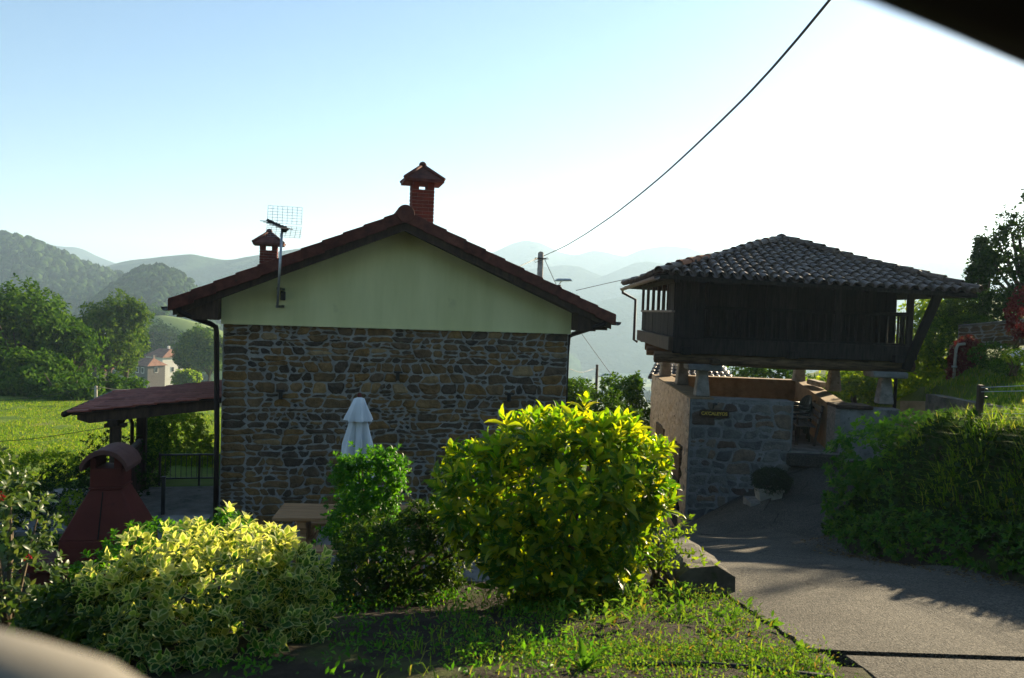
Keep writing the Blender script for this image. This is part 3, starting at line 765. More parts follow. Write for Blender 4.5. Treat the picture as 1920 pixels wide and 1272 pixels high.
for k in range(14):
    t = (k + .5) / 14; MB().box(pa + (pb_-pa)*t - .02, pa + (pb_-pa)*t + .02, b0 + .3 + (b1-.85-b0)*t - .02, b0 + .3 + (b1-.85-b0)*t + .02, .05, .955).build('baluster', MT['wood_dark'], porch)

# patio with paving tiles, driveway and railing behind
patio = MB().box(-2.0, HW + .3, -4.6, -.0, -.16, -.006).build('patio', MT['concrete'], None, loc=hO, rot=(0, 0, ALPHA)); tag(patio, kind='structure')
porch_floor = MB().box(-3.4, -.012, .002, .78, -.16, -.018).build('porch_floor', MT['concrete'], None, loc=hO, rot=(0, 0, ALPHA)); tag(porch_floor, kind='structure')
MT['paver'] = pm('paver', (.13,.135,.14), (.19,.195,.2), 4, .5, .1, 30, .004, rand=.1)
pvm = MB().box(-.195, .195, -.195, .195, -.02, 0).mesh('paving_tile', MT['paver'], bevel=.004)
for i in range(8):
    for j in range(2): inst('paving_tile', pvm, porch_floor, (-3.2 + i * .4, .2 + j * .385, random.uniform(-.002, .002)))
dvy = P(352, 930, 15.2)
dr = MB().box(-3.4, -.02, .784, 3.1, -.2, -.02).build('driveway', MT['concrete'], None, loc=hO, rot=(0, 0, ALPHA)); tag(dr, kind='structure')
rail = empty('metal_railing', hO, ALPHA, 'thin black metal railing along the back of the driveway left of the house', 'railing')
rb = 3.16
rl0, rl1 = hl(300, 860, rb)[0], 0.0
zt, zb = hl(350, 853, rb)[1], hl(350, 897, rb)[1]
MB().bar((rl0, rb, zt), (rl1, rb, zt), .04, .03).build('top_rail', MT['metal_black'], rail)
MB().bar((rl0, rb, zb), (rl1, rb, zb), .03, .03).build('bottom_rail', MT['metal_black'], rail)
n = 15
for k in range(n + 1):
    a = rl0 + (rl1 - rl0) * k / n; MB().tube([(a, rb, zb), (a, rb, zt)], .007, 5).build('baluster', MT['metal_black'], rail)
for a in (rl0, rl0 + (rl1 - rl0) * .5): MB().box(a - .02, a + .02, rb - .02, rb + .02, -.02, zt + .02).build('post', MT['metal_black'], rail)
gp_ = empty('gate_post', hO + hu * hl(306, 940, .95)[0] + hv * .95, ALPHA, 'short black gate post at the porch end of the driveway', 'post')
MB().box(-.03, .03, -.03, .03, -.02, .62).build('shaft', MT['metal_black'], gp_)
MB().box(-.04, .04, -.04, .04, .62, .64).build('post_cap', MT['metal_black'], gp_, bevel=.006)
# ------------------------------------------------------------------ raised granary
GA = -math.atan(.045)
gO = P(1262, 662, 17.0)
gu_ = Vector((math.cos(GA), math.sin(GA), 0)); gv_ = Vector((-math.sin(GA), math.cos(GA), 0))
def gl(px, py, b):
    d = ray(px, py); t = (b + gO.dot(gv_)) / d.dot(gv_); p = d * t - gO
    return p.dot(gu_), p.z
GW = gl(1706, 690, 0)[0]; GD = 5.9
gran = empty('granary', gO, GA, 'dark wooden raised granary with old tiled hip roof on stone pillars', 'granary')
CE = 1.62                                   # top of the walls
print('granary', gO, GW, gl(1235, 512, -.8), gl(1835, 546, -.8), gl(1465, 450, 2.9))
# floor beams (logs) and planked floor
for b, al0 in ((.12, -.38), (2.9, -.2), (GD - .15, .1)):
    MB().tube([(al0, b, -.10), (GW * .5, b, -.13), (GW + .12, b, -.10)], [.12, .14, .12], 10).build('floor_log', MT['wood_log'], gran, True)
for a in (.25, GW * .5, GW - .3):
    MB().bar((a, -.2, .06), (a, GD + .2, .06), .2, .16).build('floor_beam', MT['wood_old'], gran, bevel=.01)
MB().box(0, GW, 0, GD, .141, .17).build('floor', MT['wood_old'], gran)
MB().box(-.02, GW + .02, -.06, .05, .0, .33).build('sill_beam', MT['wood_old'], gran, bevel=.012)
MB().box(-.12, -.022, -.1, GD + .1, .05, .34).build('sill_beam', MT['wood_dark'], gran, bevel=.012)
MB().box(GW + .022, GW + .10, -.1, GD + .1, .05, .33).build('sill_beam', MT['wood_old'], gran, bevel=.012)
MB().box(-.02, GW + .02, GD - .05, GD + .06, .0, .33).build('sill_beam', MT['wood_old'], gran, bevel=.012)
# top plates
for (x0, x1, y0, y1) in ((-.06, GW + .06, -.06, .08), (-.06, GW + .06, GD - .08, GD + .06), (-.06, .08, .082, GD - .082), (GW - .08, GW + .06, .082, GD - .082)):
    MB().box(x0, x1, y0, y1, CE - .12, CE + .02).build('top_plate', MT['wood_old'], gran, bevel=.01)
# inner store walls of upright planks, one gallery width in
GI = .85
def plank_run(p, q, z0, z1, n, th=.035, mat='wood_old', gap=.006, jit=.008):
    p, q = Vector((*p, 0)), Vector((*q, 0)); d = (q - p) / n; nrm = Vector((d.y, -d.x, 0)).normalized()
    for k in range(n):
        a, b = p + d * k + d.normalized() * gap * .5, p + d * (k + 1) - d.normalized() * gap * .5
        o = nrm * random.uniform(-jit, jit)
        c = (a + b) / 2 + o
        MB().bar((a.x + o.x, a.y + o.y, (z0 + z1) / 2), (b.x + o.x, b.y + o.y, (z0 + z1) / 2), th, z1 - z0).build('plank', MT[mat], gran)
plank_run((GI, GI), (GW - .42, GI), .172, CE, 17)
plank_run((GI, GD - .3), (GI, GI + .04), .172, CE, 16)
plank_run((GW - GI, GI + .04), (GW - GI, GD - .3), .172, CE, 14)
plank_run((GW - GI, GD - .3), (GI, GD - .3), .172, CE, 12)
# front: closed plank panel at the left, balustrade to the right
aF = gl(1312, 600, 0)[0]
plank_run((.0, .0), (aF, .0), .332, CE - .122, 5, .03)
a_r = GW - .12
railz = .98
MB().box(aF, a_r, -.035, .035, railz - .03, railz + .04).build('handrail', MT['wood_old'], gran, bevel=.008)
MB().box(aF, a_r, -.03, .03, .332, .38).build('bottom_rail', MT['wood_old'], gran, bevel=.008)
nb = 27
for k in range(nb):
    a = aF + (a_r - aF) * (k + .5) / nb
    MB().lathe([(.018, 0), (.03, .08), (.02, .16), (.032, .3), (.02, .44), (.018, railz - .03 - .38)], (a, 0, .38), 6).build('baluster', MT['wood_old'], gran)
for a in (aF + .02, aF + (a_r - aF) / 3, aF + 2 * (a_r - aF) / 3, GW - .06):
    MB().box(a - .06, a + .06, -.055, .06, .332, CE - .122).build('post', MT['wood_old'], gran, bevel=.008)
# right gallery: open balusters
plank_run((GW - .03, .75), (GW - .03, GD - .1), .332, CE - .122, 20, .03)
plank_run((GW - .05, GD), (GW - GI, GD), .332, CE - .122, 5, .03)
for k in range(4):
    b = .18 + .14 * k
    MB().box(GW - .055, GW - .015, b - .02, b + .02, .332, railz).build('baluster', MT['wood_old'], gran)
MB().box(GW - .07, GW, .062, GD, railz, railz + .06).build('handrail', MT['wood_old'], gran)
for b in (2.0, 4.0, GD - .06): MB().box(GW - .10, GW - .001, b - .05, b + .05, .332, CE - .122).build('post', MT['wood_old'], gran)
# left gallery: planked below, open above with small posts
plank_run((-.0, GD), (-.0, .04), .342, .86, 22, .03, 'wood_old')
MB().box(-.05, .05, .1, GD, .86, .91).build('handrail', MT['wood_grey'], gran, bevel=.008)
for b in (1.0, 1.75, 2.6, 3.6, 4.7, GD - .06):
    MB().box(-.035, .035, b - .05, b + .05, .91, CE - .122).build('post', MT['wood_dark'], gran, bevel=.006)
plank_run((0, .95), (0, .06), .91, CE - .122, 4, .03)
plank_run((GI - .05, GD), (.05, GD), .342, .86, 5, .03, 'wood_dark')
MB().box(.05, GI, GD - .03, GD + .03, .86, .91).build('handrail', MT['wood_old'], gran)
# roof: four slopes of barrel tiles
e00 = (-.98, -.82); ex1 = GW + 1.25
zE0, zE1 = gl(1237, 514, -.82)[1], gl(1833, 550, -.82)[1]
apx = gl(1465, 452, 2.95); AP = Vector((apx[0], 2.95, apx[1]))
e00 = (gl(1237, 514, -.82)[0], -.82); ex1 = gl(1833, 550, -.82)[0]
eb = GD + .85
C = [Vector((e00[0], -.82, zE0)), Vector((ex1, -.82, zE1)), Vector((ex1, eb, zE1)), Vector((e00[0], eb, zE0))]
print('roof', C, AP)
groof = empty('roof', (0, 0, 0), 0, parent=gran)
tile_me = half_tile(.088, .068, .40, 6, .012).mesh('roof_tile', MT['tile_old'])
for s in range(4):
    E0, E1 = C[s], C[(s+1) % 4]
    MB().add([E0 - Vector((0,0,.02)), E1 - Vector((0,0,.02)), AP - Vector((0,0,.02)), E0 - Vector((0,0,.09)), E1 - Vector((0,0,.09)), AP - Vector((0,0,.10))], [(0,1,2),(5,4,3),(0,3,4,1),(1,4,5,2),(2,5,3,0)]).build('roof_deck', MT['wood_old'], groof)
    ed = (E1 - E0); W_ = ed.length; ed.normalize()
    foot = E0 + ed * (AP - E0).dot(ed); upd = (AP - foot); SL = upd.length; upd.normalize(); nrm = ed.cross(upd)
    sA = (AP - E0).dot(ed)
    ncol = int(W_ / .218)
    allV = MB() if s else None
    for cidx in range(ncol):
        sx = (cidx + .5) * W_ / ncol
        top = SL * (sx / sA if sx < sA else (W_ - sx) / (W_ - sA)) - .05
        u = -.06; k = 0; cj = random.uniform(-.015, .015)
        while u < top - .06:
            sag = .02 * math.sin(sx * 1.1) + .012 * noise.noise(Vector((sx * 2, u * 2, s)))
            o = E0 + ed * (sx + cj + random.uniform(-.012, .012)) + upd * u + nrm * (.028 + sag)
            X = ed.copy(); Y = (upd + nrm * -.045 + ed * random.uniform(-.05, .05)).normalized(); X = (X - Y * X.dot(Y)).normalized(); Z = X.cross(Y)
            mw = Matrix(((X.x, Y.x, Z.x, o.x), (X.y, Y.y, Z.y, o.y), (X.z, Y.z, Z.z, o.z), (0, 0, 0, 1)))
            if s == 0:
                inst('roof_tile', tile_me, groof, mw=mw)
            else:
                n0 = len(allV.v); allV.v += [tuple(mw @ v.co) for v in tile_me.vertices]; allV.f += [tuple(i + n0 for i in p.vertices) for p in tile_me.polygons]
            u += random.uniform(.285, .315)
        # channel tile end between covers, at the eave
    if s:
        tag(allV.build('roof_tiles', pm('tile_old_isl%d' % s, (.06,.04,.029), (.15,.10,.07), 9, .55, .5, 40, .015, rand=.35, island=True), groof), kind='stuff')
    ch = MB()
    for cidx in range(ncol + 1):
        sx = min(max(cidx * W_ / ncol, .06), W_ - .06)
        top = SL * (sx / sA if sx < sA else (W_ - sx) / (W_ - sA)) - .02
        if top < .1: continue
        a, b_ = E0 + ed * sx - upd * .05, E0 + ed * sx + upd * top
        V = []
        for q in (a, b_):
            for t in np.linspace(math.pi, 2 * math.pi, 6): V.append(q + ed * math.cos(t) * .075 + nrm * (math.sin(t) * .055 + .055))
        ch.add(V, [(i, i+1, 7+i, 6+i) for i in range(5)])
    tag(ch.build('channel_tiles', MT['tile_old'], groof), kind='stuff')
hip_me = half_tile(.115, .09, .46, 7, .014).mesh('hip_tile', MT['tile_old'])
hip_new = half_tile(.115, .09, .46, 7, .014).mesh('hip_tile_new', MT['tile_new'])
for s in range(4):
    A, B = C[s], AP; d = (B - A); L = d.length; d.normalize(); k = 0; u = -.05
    while u < L - .3:
        Y = (d + Vector((0, 0, -.04))).normalized(); X = Y.cross(Vector((0, 0, 1))).normalized(); Z = X.cross(Y)
        o = A + d * u + Vector((0, 0, .06 + .02 * math.sin(u * 2)))
        mw = Matrix(((X.x, Y.x, Z.x, o.x), (X.y, Y.y, Z.y, o.y), (X.z, Y.z, Z.z, o.z), (0, 0, 0, 1)))
        inst('hip_tile', hip_new if s == 0 and k in (2, 3, 4) else hip_me, groof, mw=mw)
        u += .37; k += 1
MB().lathe([(.13, 0), (.14, .05), (.10, .11), (.02, .14)], (AP.x, AP.y, AP.z + .04), 9).build('apex_tile', MT['tile_old'], groof, True)
# rafters under the eaves
for a in np.linspace(.0, GW, 9):
    zi = zE0 + (AP.z - zE0) * .82 / (AP.y + .82) * 1.0
    MB().bar((a, -.7, zE0 + (zE1 - zE0) * (a + .9) / (GW + 2.1) - .09), (a, .3, zE0 + (AP.z - zE0) * 1.12 / (AP.y + .82) - .12), .08, .09).build('rafter', MT['wood_old'], gran)
for b in np.linspace(.2, GD, 7):
    MB().bar((e00[0] + .1, b, zE0 - .07), (.2, b, zE0 + (AP.z - zE0) * (.2 - e00[0]) / (AP.x - e00[0]) - .13), .08, .09).build('rafter', MT['wood_dark'], gran)
# leaning corner board, gutters, pipes
t0 = gl(1748, 556, -.3); t1 = gl(1704, 694, -.02)
MB().bar((t1[0] - .06, -.0, t1[1]), (t0[0] + .10, -.35, t0[1] + .05), .10, .18, (1, 0, 0)).build('corner_strut', MT['wood_old'], gran, bevel=.01)
gx = e00[0] - .06
gu2 = MB(); prof = [(math.cos(t) * .07, math.sin(t) * .07) for t in np.linspace(math.pi, 2 * math.pi, 9)]; prof2 = prof + [(x * .88, z * .88) for x, z in prof[::-1]]
gu2.prism(prof2, lambda x, z: (gx + x, -.85, zE0 - .05 + z), lambda x, z: (gx + x, eb, zE0 - .09 + z)).build('gutter', MT['wood_grey'], gran)
pz = [gl(1183, 558, eb - .4), gl(1184, 566, eb - .4), gl(1204, 577, GD), gl(1197, 635, GD), gl(1203, 640, GD - .2)]
MB().tube([(gx, eb - .2, zE0 - .12), (gx, eb - .2, zE0 - .22), (-.2, GD + .1, zE0 - .42), (-.2, GD + .1, .05), (-.1, GD + .05, .0)], .04, 8).build('downpipe', MT['metal_brown'], gran, True)
a0 = gl(1688, 700, .3)[0]
MB().tube([(a0, .5, .0), (a0, .5, -2.0)], .04, 8).build('downpipe', MT['metal_brown'], gran, True)
# pillars with capstones
zT = -.22                                   # underside of logs
def pillar(px, b, zb, w0=.20, w1=.31):
    a = gl(px, 700, b)[0]
    MB().lathe([(w1 * .71, 0), (w0 * .71, zT - .13 - zb)], (a, b, zb), 4, 1).build('pillar', MT['pale_stone'], gran, bevel=.02)
    return a
WT = gl(1390, 748, 0)[1]                    # top of the base walls
pl = []
for px, b in ((1317, .18), (1279, 2.9), (1247, 5.55), (1660, .18), (1564, 2.9), (1498, 5.55)):
    pl.append((pillar(px, b, WT + .004), b))
for i, (a, b) in enumerate(pl):
    w = .36 if i < 5 else .3
    MB().box(a - w, a + w, b - .29, b + .29, zT - .13, zT).build('capstone', MT['render_grey'], gran, bevel=.025)
MB().box(pl[0][0] + .10, pl[0][0] + .28, -.25, .2, zT + .003, zT + .12).build('wedge_block', MT['wood_log'], gran, bevel=.01)

# ------------------------------------------------------------------ masonry base under the granary
base = empty('stone_enclosure', gO, GA, 'low stone and rendered enclosure carrying the granary pillars', 'stone enclosure')
bx0 = gl(1291, 800, -.2)[0]; bo0 = gl(1486, 800, -.2)[0]; bo1 = gl(1566, 800, -.2)[0]; bx1 = gl(1692, 800, -.2)[0]
zf = gl(1520, 848, -.2)[1]; zb = gl(1290, 1010, -.2)[1] - .3
print('base', bx0, bo0, bo1, bx1, zf, zb, WT)
fw = MB().box(bx0 + .02, bo0, -.2, .28, zb, WT - .02).build('front_wall', MT['render_grey'], base)
MT['stone_base'] = pm('stone_base', (.6,.6,.6), (1.2,1.2,1.2), 6, .95, .8, 26, .03, palette=[(0,(.12,.115,.11)),(.35,(.17,.165,.155)),(.6,(.21,.195,.17)),(.78,(.22,.15,.10)),(.9,(.11,.075,.06)),(1,(.27,.25,.22))])
stones(fw, bo0 - bx0 - .04, WT - .06 - zb, lambda a, c, p: (bx0 + .03 + a, -.2 - p * .55, zb + c), (.16, .32), (.2, .55), .028, MT['stone_base'], (.01, .035), quoin=False)
MB().box(bo1, bx1, -.2, .28, zf - .9, WT - .08).build('front_wall', MT['render_grey'], base, bevel=.02)
# left wall, rough render with displaced surface
def rough_wall(name, f0, nu, nv, amp, mat, seed):
    V = []; 
    for i in range(nu + 1):
        for j in range(nv + 1):
            p, n = f0(i / nu, j / nv)
            e = 0 if i in (0, nu) or j in (0, nv) else 1
            V.append(Vector(p) + Vector(n) * (amp * e * (noise.fractal(Vector(p) * 5 + Vector((seed, 0, 0)), 1, 2, 5))))
    f = [(i*(nv+1)+j, i*(nv+1)+j+1, (i+1)*(nv+1)+j+1, (i+1)*(nv+1)+j) for i in range(nu) for j in range(nv)]
    return MB().add(V, f).build(name, mat, base)
zl = zb - 1.2
MB().box(bx0 + .03, bx0 + .5, -.198, GD + .1, zl, WT - .03).build('left_wall', MT['render_rough'], base)
rough_wall('left_render', lambda u, v: ((bx0 + .004, -.21 + (GD + .32) * u, zl + (WT - .01 - zl) * v), (-1, 0, 0)), 90, 60, .06, MT['render_rough'], 3)
MB().box(bx0, bx0 + .52, -.21, GD + .12, WT - .031, WT + .0).build('wall_coping', MT['render_ochre'], base, bevel=.015)
MB().box(bx0 + .525, bo0 + .004, -.21, .29, WT - .021, WT - .002).build('wall_coping', MT['render_grey'], base, bevel=.008)
MB().box(bx0 + .5, bx1 - .3, GD - .3, GD + .1, zf - .5, WT + .02).build('back_wall', MT['render_ochre'], base, bevel=.015)
ri0 = gl(1490, 735, GD - .3)[0]
V = [(bo1, .282, zf - .2), (bo1 + .45, .282, zf - .2), (ri0 + .45, GD - .302, zf - .2), (ri0, GD - .302, zf - .2)]
MB().add([Vector(p) for p in V] + [Vector((p[0], p[1], WT - (.06 if i < 2 else -.02))) for i, p in enumerate(V)], [(0,1,2,3),(4,5,6,7),(0,1,5,4),(1,2,6,5),(2,3,7,6),(3,0,4,7)]).build('right_wall', MT['render_ochre'], base, bevel=.012)
MB().box(bx0 + .5, bx1 + .2, -.19, GD - .3, zf - .3, zf).build('floor', MT['concrete'], base)
MB().box(bo0 - .1, bo1 + .15, -.42, -.202, zf - .28, zf - .03).build('doorstep', MT['asphalt'], base, bevel=.02)
MB().box(bo1 - .015, bo1 + .09, -.215, .281, zf, WT - .07).build('door_jamb', MT['wood_grey'], base, bevel=.01)
MB().box(bo1 - .02, bo1 + .75, -.26, .34, WT - .10, WT - .02).build('lintel_board', MT['wood_dark'], base, bevel=.02)
# openings low in the left wall with boards
for (b0_, b1_) in ((.5, 1.5), (3.0, 4.4)):
    MB().box(bx0 - .05, bx0 + .02, b0_, b1_, WT - 1.9, WT - 1.15).build('wooden_lintel', MT['wood_log'], base, bevel=.01)
    MB().box(bx0 - .035, bx0 + .02, b0_ + .1, b1_ - .1, WT - 3.0, WT - 1.905).build('dark_doorway', MT['wood_old'], base)
MB().box(gl(1516, 728, 4.2)[0], gl(1546, 738, 3.6)[0], 3.4, 4.4, WT + .03, WT + .16).build('loose_slab', MT['pale_stone'], base, bevel=.02)

# sign
sgn_c = gl(1339, 776, -.27)
sign = empty('wooden_sign', gO + gu_ * sgn_c[0] - gv_ * .27 + Vector((0, 0, sgn_c[1])), GA, "dark wooden board with yellow lettering CA'CALEYOS on the grey stone wall", 'sign')
bp = []
for t in np.linspace(0, 2 * math.pi, 25)[:-1]:
    bp.append((.31 * (abs(math.cos(t)) ** .35) * math.copysign(1, math.cos(t)) + .004 * math.sin(7 * t), .082 * (abs(math.sin(t)) ** .35) * math.copysign(1, math.sin(t))))
MB().prism(bp, lambda x, z: (x, -.015, z), lambda x, z: (x, .02, z)).build('board', MT['sign_board'], sign)
fc_ = bpy.data.curves.new('lettering', 'FONT'); fc_.body = "CA'CALEYOS"; fc_.size = .125; fc_.extrude = .004; fc_.align_x = 'CENTER'; fc_.align_y = 'CENTER'; fc_.offset = .0035
fo = bpy.data.objects.new('lettering', fc_); col.objects.link(fo)
dg = bpy.context.evaluated_depsgraph_get(); tm = bpy.data.meshes.new_from_object(fo.evaluated_get(dg)); bpy.data.objects.remove(fo)
tm.materials.clear(); tm.materials.append(MT['sign_paint'])
tx = [v.co.x for v in tm.vertices]; sc = .54 / (max(tx) - min(tx))
inst('lettering', tm, sign, (0, -.02, 0), (math.pi / 2, 0, 0), (sc, sc * 1.02, 1))
MB().tube([(-.02, .03, .10), (-.02, -.01, .16), (-.02, -.03, .19), (.0, -.05, .2)], .018, 6).lathe([(.05, 0), (.06, .03), (.02, .05)], (.0, -.05, .19), 8).build('wall_hook', MT['metal_black'], sign, True)

# plastic garden chairs stacked in the opening
def chair(loc, rz, label, group, tilt=0):
    t = empty('garden_chair', loc, rz, label, 'chair', group); t.rotation_euler = (tilt, 0, rz)
    seat = MB(); seat.box(-.23, .23, -.22, .22, .40, .425).build('seat', MT['plastic'], t, bevel=.012)
    n = 14; V = []; 
    for sgn_ in (0, .018):
        for rr in (1, .60):
            for k in range(n):
                a = 2 * math.pi * k / n; x = math.cos(a) * .23 * rr; z = .66 + math.sin(a) * .22 * rr
                V.append((x, .22 + (z - .42) * .28 + sgn_ - abs(x) * .12, z))
    f = []
    for k in range(n):
        k2 = (k+1) % n; f += [(k, k2, n+k2, n+k), (2*n+k, 3*n+k, 3*n+k2, 2*n+k2), (k, 2*n+k, 2*n+k2, k2), (n+k, n+k2, 3*n+k2, 3*n+k)]
    MB().add(V, f).build('backrest', MT['plastic'], t)
    for x in (-.09, 0, .09): MB().bar((x, .235, .50), (x, .325, .82), .045, .012, (0, 1, 0)).build('back_slat', MT['plastic'], t)
    for sx in (-1, 1):
        MB().tube([(sx * .25, -.22, .42), (sx * .27, -.22, .60), (sx * .27, -.12, .64), (sx * .26, .12, .65), (sx * .21, .27, .66)], .02, 6).build('armrest', MT['plastic'], t, True)
        for sy in (-1, 1): MB().bar((sx * .21, sy * .2, .41), (sx * .25, sy * .25, 0), .05, .04).build('leg', MT['plastic'], t)
    return t
cf = gO + Vector((0, 0, zf))
spots_ = [(1490, 1.4, -1.35, 3), (1504, 2.3, -1.25, 2)]
for (px, b, rz, nst), nm in zip(spots_, ('nearer stack', 'farther stack')):
    a = gl(px, 790, b)[0]
    for k in range(nst):
        pos = ('bottom', 'middle', 'topmost')[k] if nst == 3 else ('lower', 'upper')[k]
        chair(cf + gu_ * (a - .05 * k) + gv_ * b + Vector((0, 0, .105 * k + .003)), GA + rz, '%s dark green plastic garden chair of the %s beside the slatted bench' % (pos, nm), 'stacked plastic chairs', -.06 * k)
a = gl(1421, 742, 2.0)[0]
chair(cf + gu_ * a + gv_ * 1.9 + Vector((0, 0, .003)), GA + math.pi, 'single dark plastic garden chair whose back top shows above the stone wall', None)
# slatted bench along the right inner wall
wd = Vector((ri0 - bo1, GD - .58, 0)).normalized(); bc_ = Vector((bo1, .28, 0)) + wd * .85 - Vector((wd.y, -wd.x, 0)) * .40
bench = empty('slatted_bench', cf + gu_ * bc_.x + gv_ * bc_.y, GA + math.atan2(-wd.y, -wd.x), 'weathered grey slatted bench against the inner wall behind the opening', 'bench')
for k in range(4): MB().box(-.65, .65, -.2 + k * .105, -.11 + k * .105, .42, .45).build('seat_slat', MT['wood_grey'], bench, bevel=.006)
for k in range(3): MB().bar((-.65, .24 + k * .035, .56 + k * .13), (.65, .24 + k * .035, .56 + k * .13), .03, .095).build('back_slat', MT['wood_grey'], bench, bevel=.006)
for sx in (-.55, .55):
    MB().box(sx - .03, sx + .03, -.2, -.14, 0.003, .42).build('leg', MT['wood_dark'], bench); MB().bar((sx, .2, 0.003), (sx, .34, .9), .06, .05).build('leg', MT['wood_dark'], bench)
    MB().box(sx - .03, sx + .03, -.2, .22, .62, .65).build('armrest', MT['wood_grey'], bench); MB().box(sx - .025, sx + .025, -.19, -.15, .452, .62).build('arm_post', MT['wood_dark'], bench)

# stone planter on the ramp edge
pp = P(1440, 938, 15.3)
planter = empty('planter_box', pp, GA, 'pale square planter box standing on the ramp edge by the stone wall', 'planter')
MB().add([(-.2,-.16,0),(.2,-.16,0),(.2,.16,0),(-.2,.16,0),(-.24,-.2,.24),(.24,-.2,.24),(.24,.2,.24),(-.24,.2,.24)], [(0,3,2,1),(0,1,5,4),(1,2,6,5),(2,3,7,6),(3,0,4,7),(4,5,6,7)]).build('box', MT['pot'], planter, bevel=.015)
MB().box(-.25, .25, -.21, .21, .2, .245).build('rim', MT['pot'], planter, bevel=.01)
MB().box(-.4, .6, -.3, .3, -.5, -.004).build('plinth', MT['concrete'], planter)

# ------------------------------------------------------------------ garden furniture on the patio
tb = P(690, 965, 10.2); tb.z = -3.745
table = empty('picnic_table', tb, R(5), 'orange brown wooden picnic table in front of the stone wall', 'table')
TL = abs(P(525, 960, 10.2).x - tb.x); zt = (P(560, 962, 10.0).z + 3.745)
print('table', TL, zt)
for k in range(5): MB().box(-TL, TL * .95, -.37 + k * .15, -.228 + k * .15, zt - .045, zt + random.uniform(-.002, .002)).build('top_board', MT['wood_table'], table, bevel=.006)
for sy in (-1, 1):
    for k in range(2): MB().box(-TL + .12, TL * .9, sy * .62 - .135 + k * .137, sy * .62 - .002 + k * .137, zt - .34, zt - .295).build('bench_board', MT['wood_table'], table, bevel=.006)
for a in (-TL + .35, TL * .6):
    MB().box(a - .045, a + .045, -.06, .06, .09, zt - .14).build('leg', MT['wood_table'], table, bevel=.006)
    MB().box(a - .06, a + .06, -.34, .34, zt - .138, zt - .047).build('top_bearer', MT['wood_table'], table, bevel=.006)
    MB().bar((a + .0, -.3, .0), (a, -.12, zt - .14), .08, .09).bar((a, .3, .0), (a, .12, zt - .14), .08, .09).build('leg', MT['wood_table'], table)
    MB().box(a + .05, a + .10, -.72, .72, zt - .44, zt - .342).build('bench_bearer', MT['wood_table'], table, bevel=.006)
    for sy in (-1, 1): MB().box(a - .04, a + .04, sy * .62 - .04, sy * .62 + .04, .004, zt - .342).build('bench_leg', MT['wood_table'], table)
# closed parasol
pz_ = P(674, 745, 10.3); pzb = P(676, 845, 10.3)
par = empty('parasol', (pz_.x, 10.3, -3.745), 0, 'closed white parasol standing at the picnic table', 'parasol')
ht = pz_.z + 3.745
MB().tube([(0, 0, 0.06), (0, 0, ht + .02)], .02, 8).build('pole', MT['wood_dark'], par, True)
MB().lathe([(.25, 0), (.25, .05), (.06, .08), (.05, .2), (.02, .22)], (0, 0, 0), 12).build('foot', MT['concrete'], par, True)
def folded(prof, n=56, folds=7, amp=.25, seed=0):
    V = []; rng = random.Random(seed); ph = [rng.uniform(-.25, .25) for _ in range(folds)]
    for r, z, am in prof:
        for k in range(n):
            t = 2 * math.pi * k / n; fi = int(t / (2 * math.pi) * folds) % folds
            rr = r * (1 + am * math.cos(folds * t + ph[fi]) + am * .4 * math.sin(2 * folds * t + z * 6))
            V.append((rr * math.cos(t + .25 * z), rr * math.sin(t + .25 * z), z + (am * .05 * math.cos(folds * t) if am > .2 else 0)))
    m = len(prof); f = [(i*n+k, i*n+(k+1) % n, (i+1)*n+(k+1) % n, (i+1)*n+k) for i in range(m - 1) for k in range(n)]
    return MB().add(V, f)
folded([(.15, ht-1.35, .34), (.15, ht-1.12, .18), (.175, ht-1.0, .32), (.18, ht-.8, .3), (.165, ht-.62, .26), (.125, ht-.45, .22), (.10, ht-.3, .15), (.07, ht-.1, .1)], seed=1).build('canopy', MT['cloth'], par, True)
folded([(.165, ht-.30, .16), (.15, ht-.25, .15), (.10, ht-.12, .10), (.065, ht-.02, .06), (.02, ht+.0, .0)], seed=2).build('vent_flounce', MT['cloth'], par, True)
MB().lathe([(.022, 0), (.03, .02), (.02, .05), (.005, .06)], (0, 0, ht), 8).build('finial', MT['bbq'], par, True)
for sx in (0,):
    MB().lathe([(.13, 0), (.145, .02), (.13, .05)], (0, 0, ht - 1.1), 14).build('tie_strap', MT['cloth'], par, True)

# barbecue
bbp = P(205, 1075, 10.4); bbp.z = -3.745
BB = empty('barbecue', bbp, R(9), 'dark red masonry barbecue with tapered hood and arched chimney cap', 'barbecue')
def zz_(py): return P(205, py, 10.4).z + 3.745
zh1, zh0, zc = zz_(912), zz_(1000), zz_(860)
hw0, hw1 = .50, .195
MB().box(-hw0, hw0, -.36, .36, 0, zh0).build('body', MT['bbq'], BB, bevel=.012)
MB().add([(-hw0,-.36,zh0+.003),(hw0,-.36,zh0+.003),(hw0,.36,zh0+.003),(-hw0,.36,zh0+.003),(-hw1,-.2,zh1),(hw1,-.2,zh1),(hw1,.2,zh1),(-hw1,.2,zh1)], [(0,3,2,1),(0,1,5,4),(1,2,6,5),(2,3,7,6),(3,0,4,7),(4,5,6,7)]).build('hood', MT['bbq'], BB, bevel=.012)
MB().bar((-.03, -.362, zh0 + .02), (-.03, -.205, zh1 - .03), .012, .012).build('hood_seam', MT['soot'], BB)
MB().box(-hw1 - .012, hw1 + .012, -.215, .215, zh1 + .002, zh1 + .03).build('collar', MT['bbq'], BB, bevel=.008)
zo0, zo1 = zz_(873), zz_(846)
MB().box(-hw1, hw1, -.2, .2, zh1 + .031, zo0).build('shaft', MT['bbq'], BB, bevel=.01)
for sx in (-1, 1): MB().box(sx * hw1 - (sx > 0) * .10, sx * hw1 + (sx < 0) * .07, -.2, .2, zo0 + .001, zc + .05).build('chimney_cheek', MT['bbq'], BB, bevel=.006)
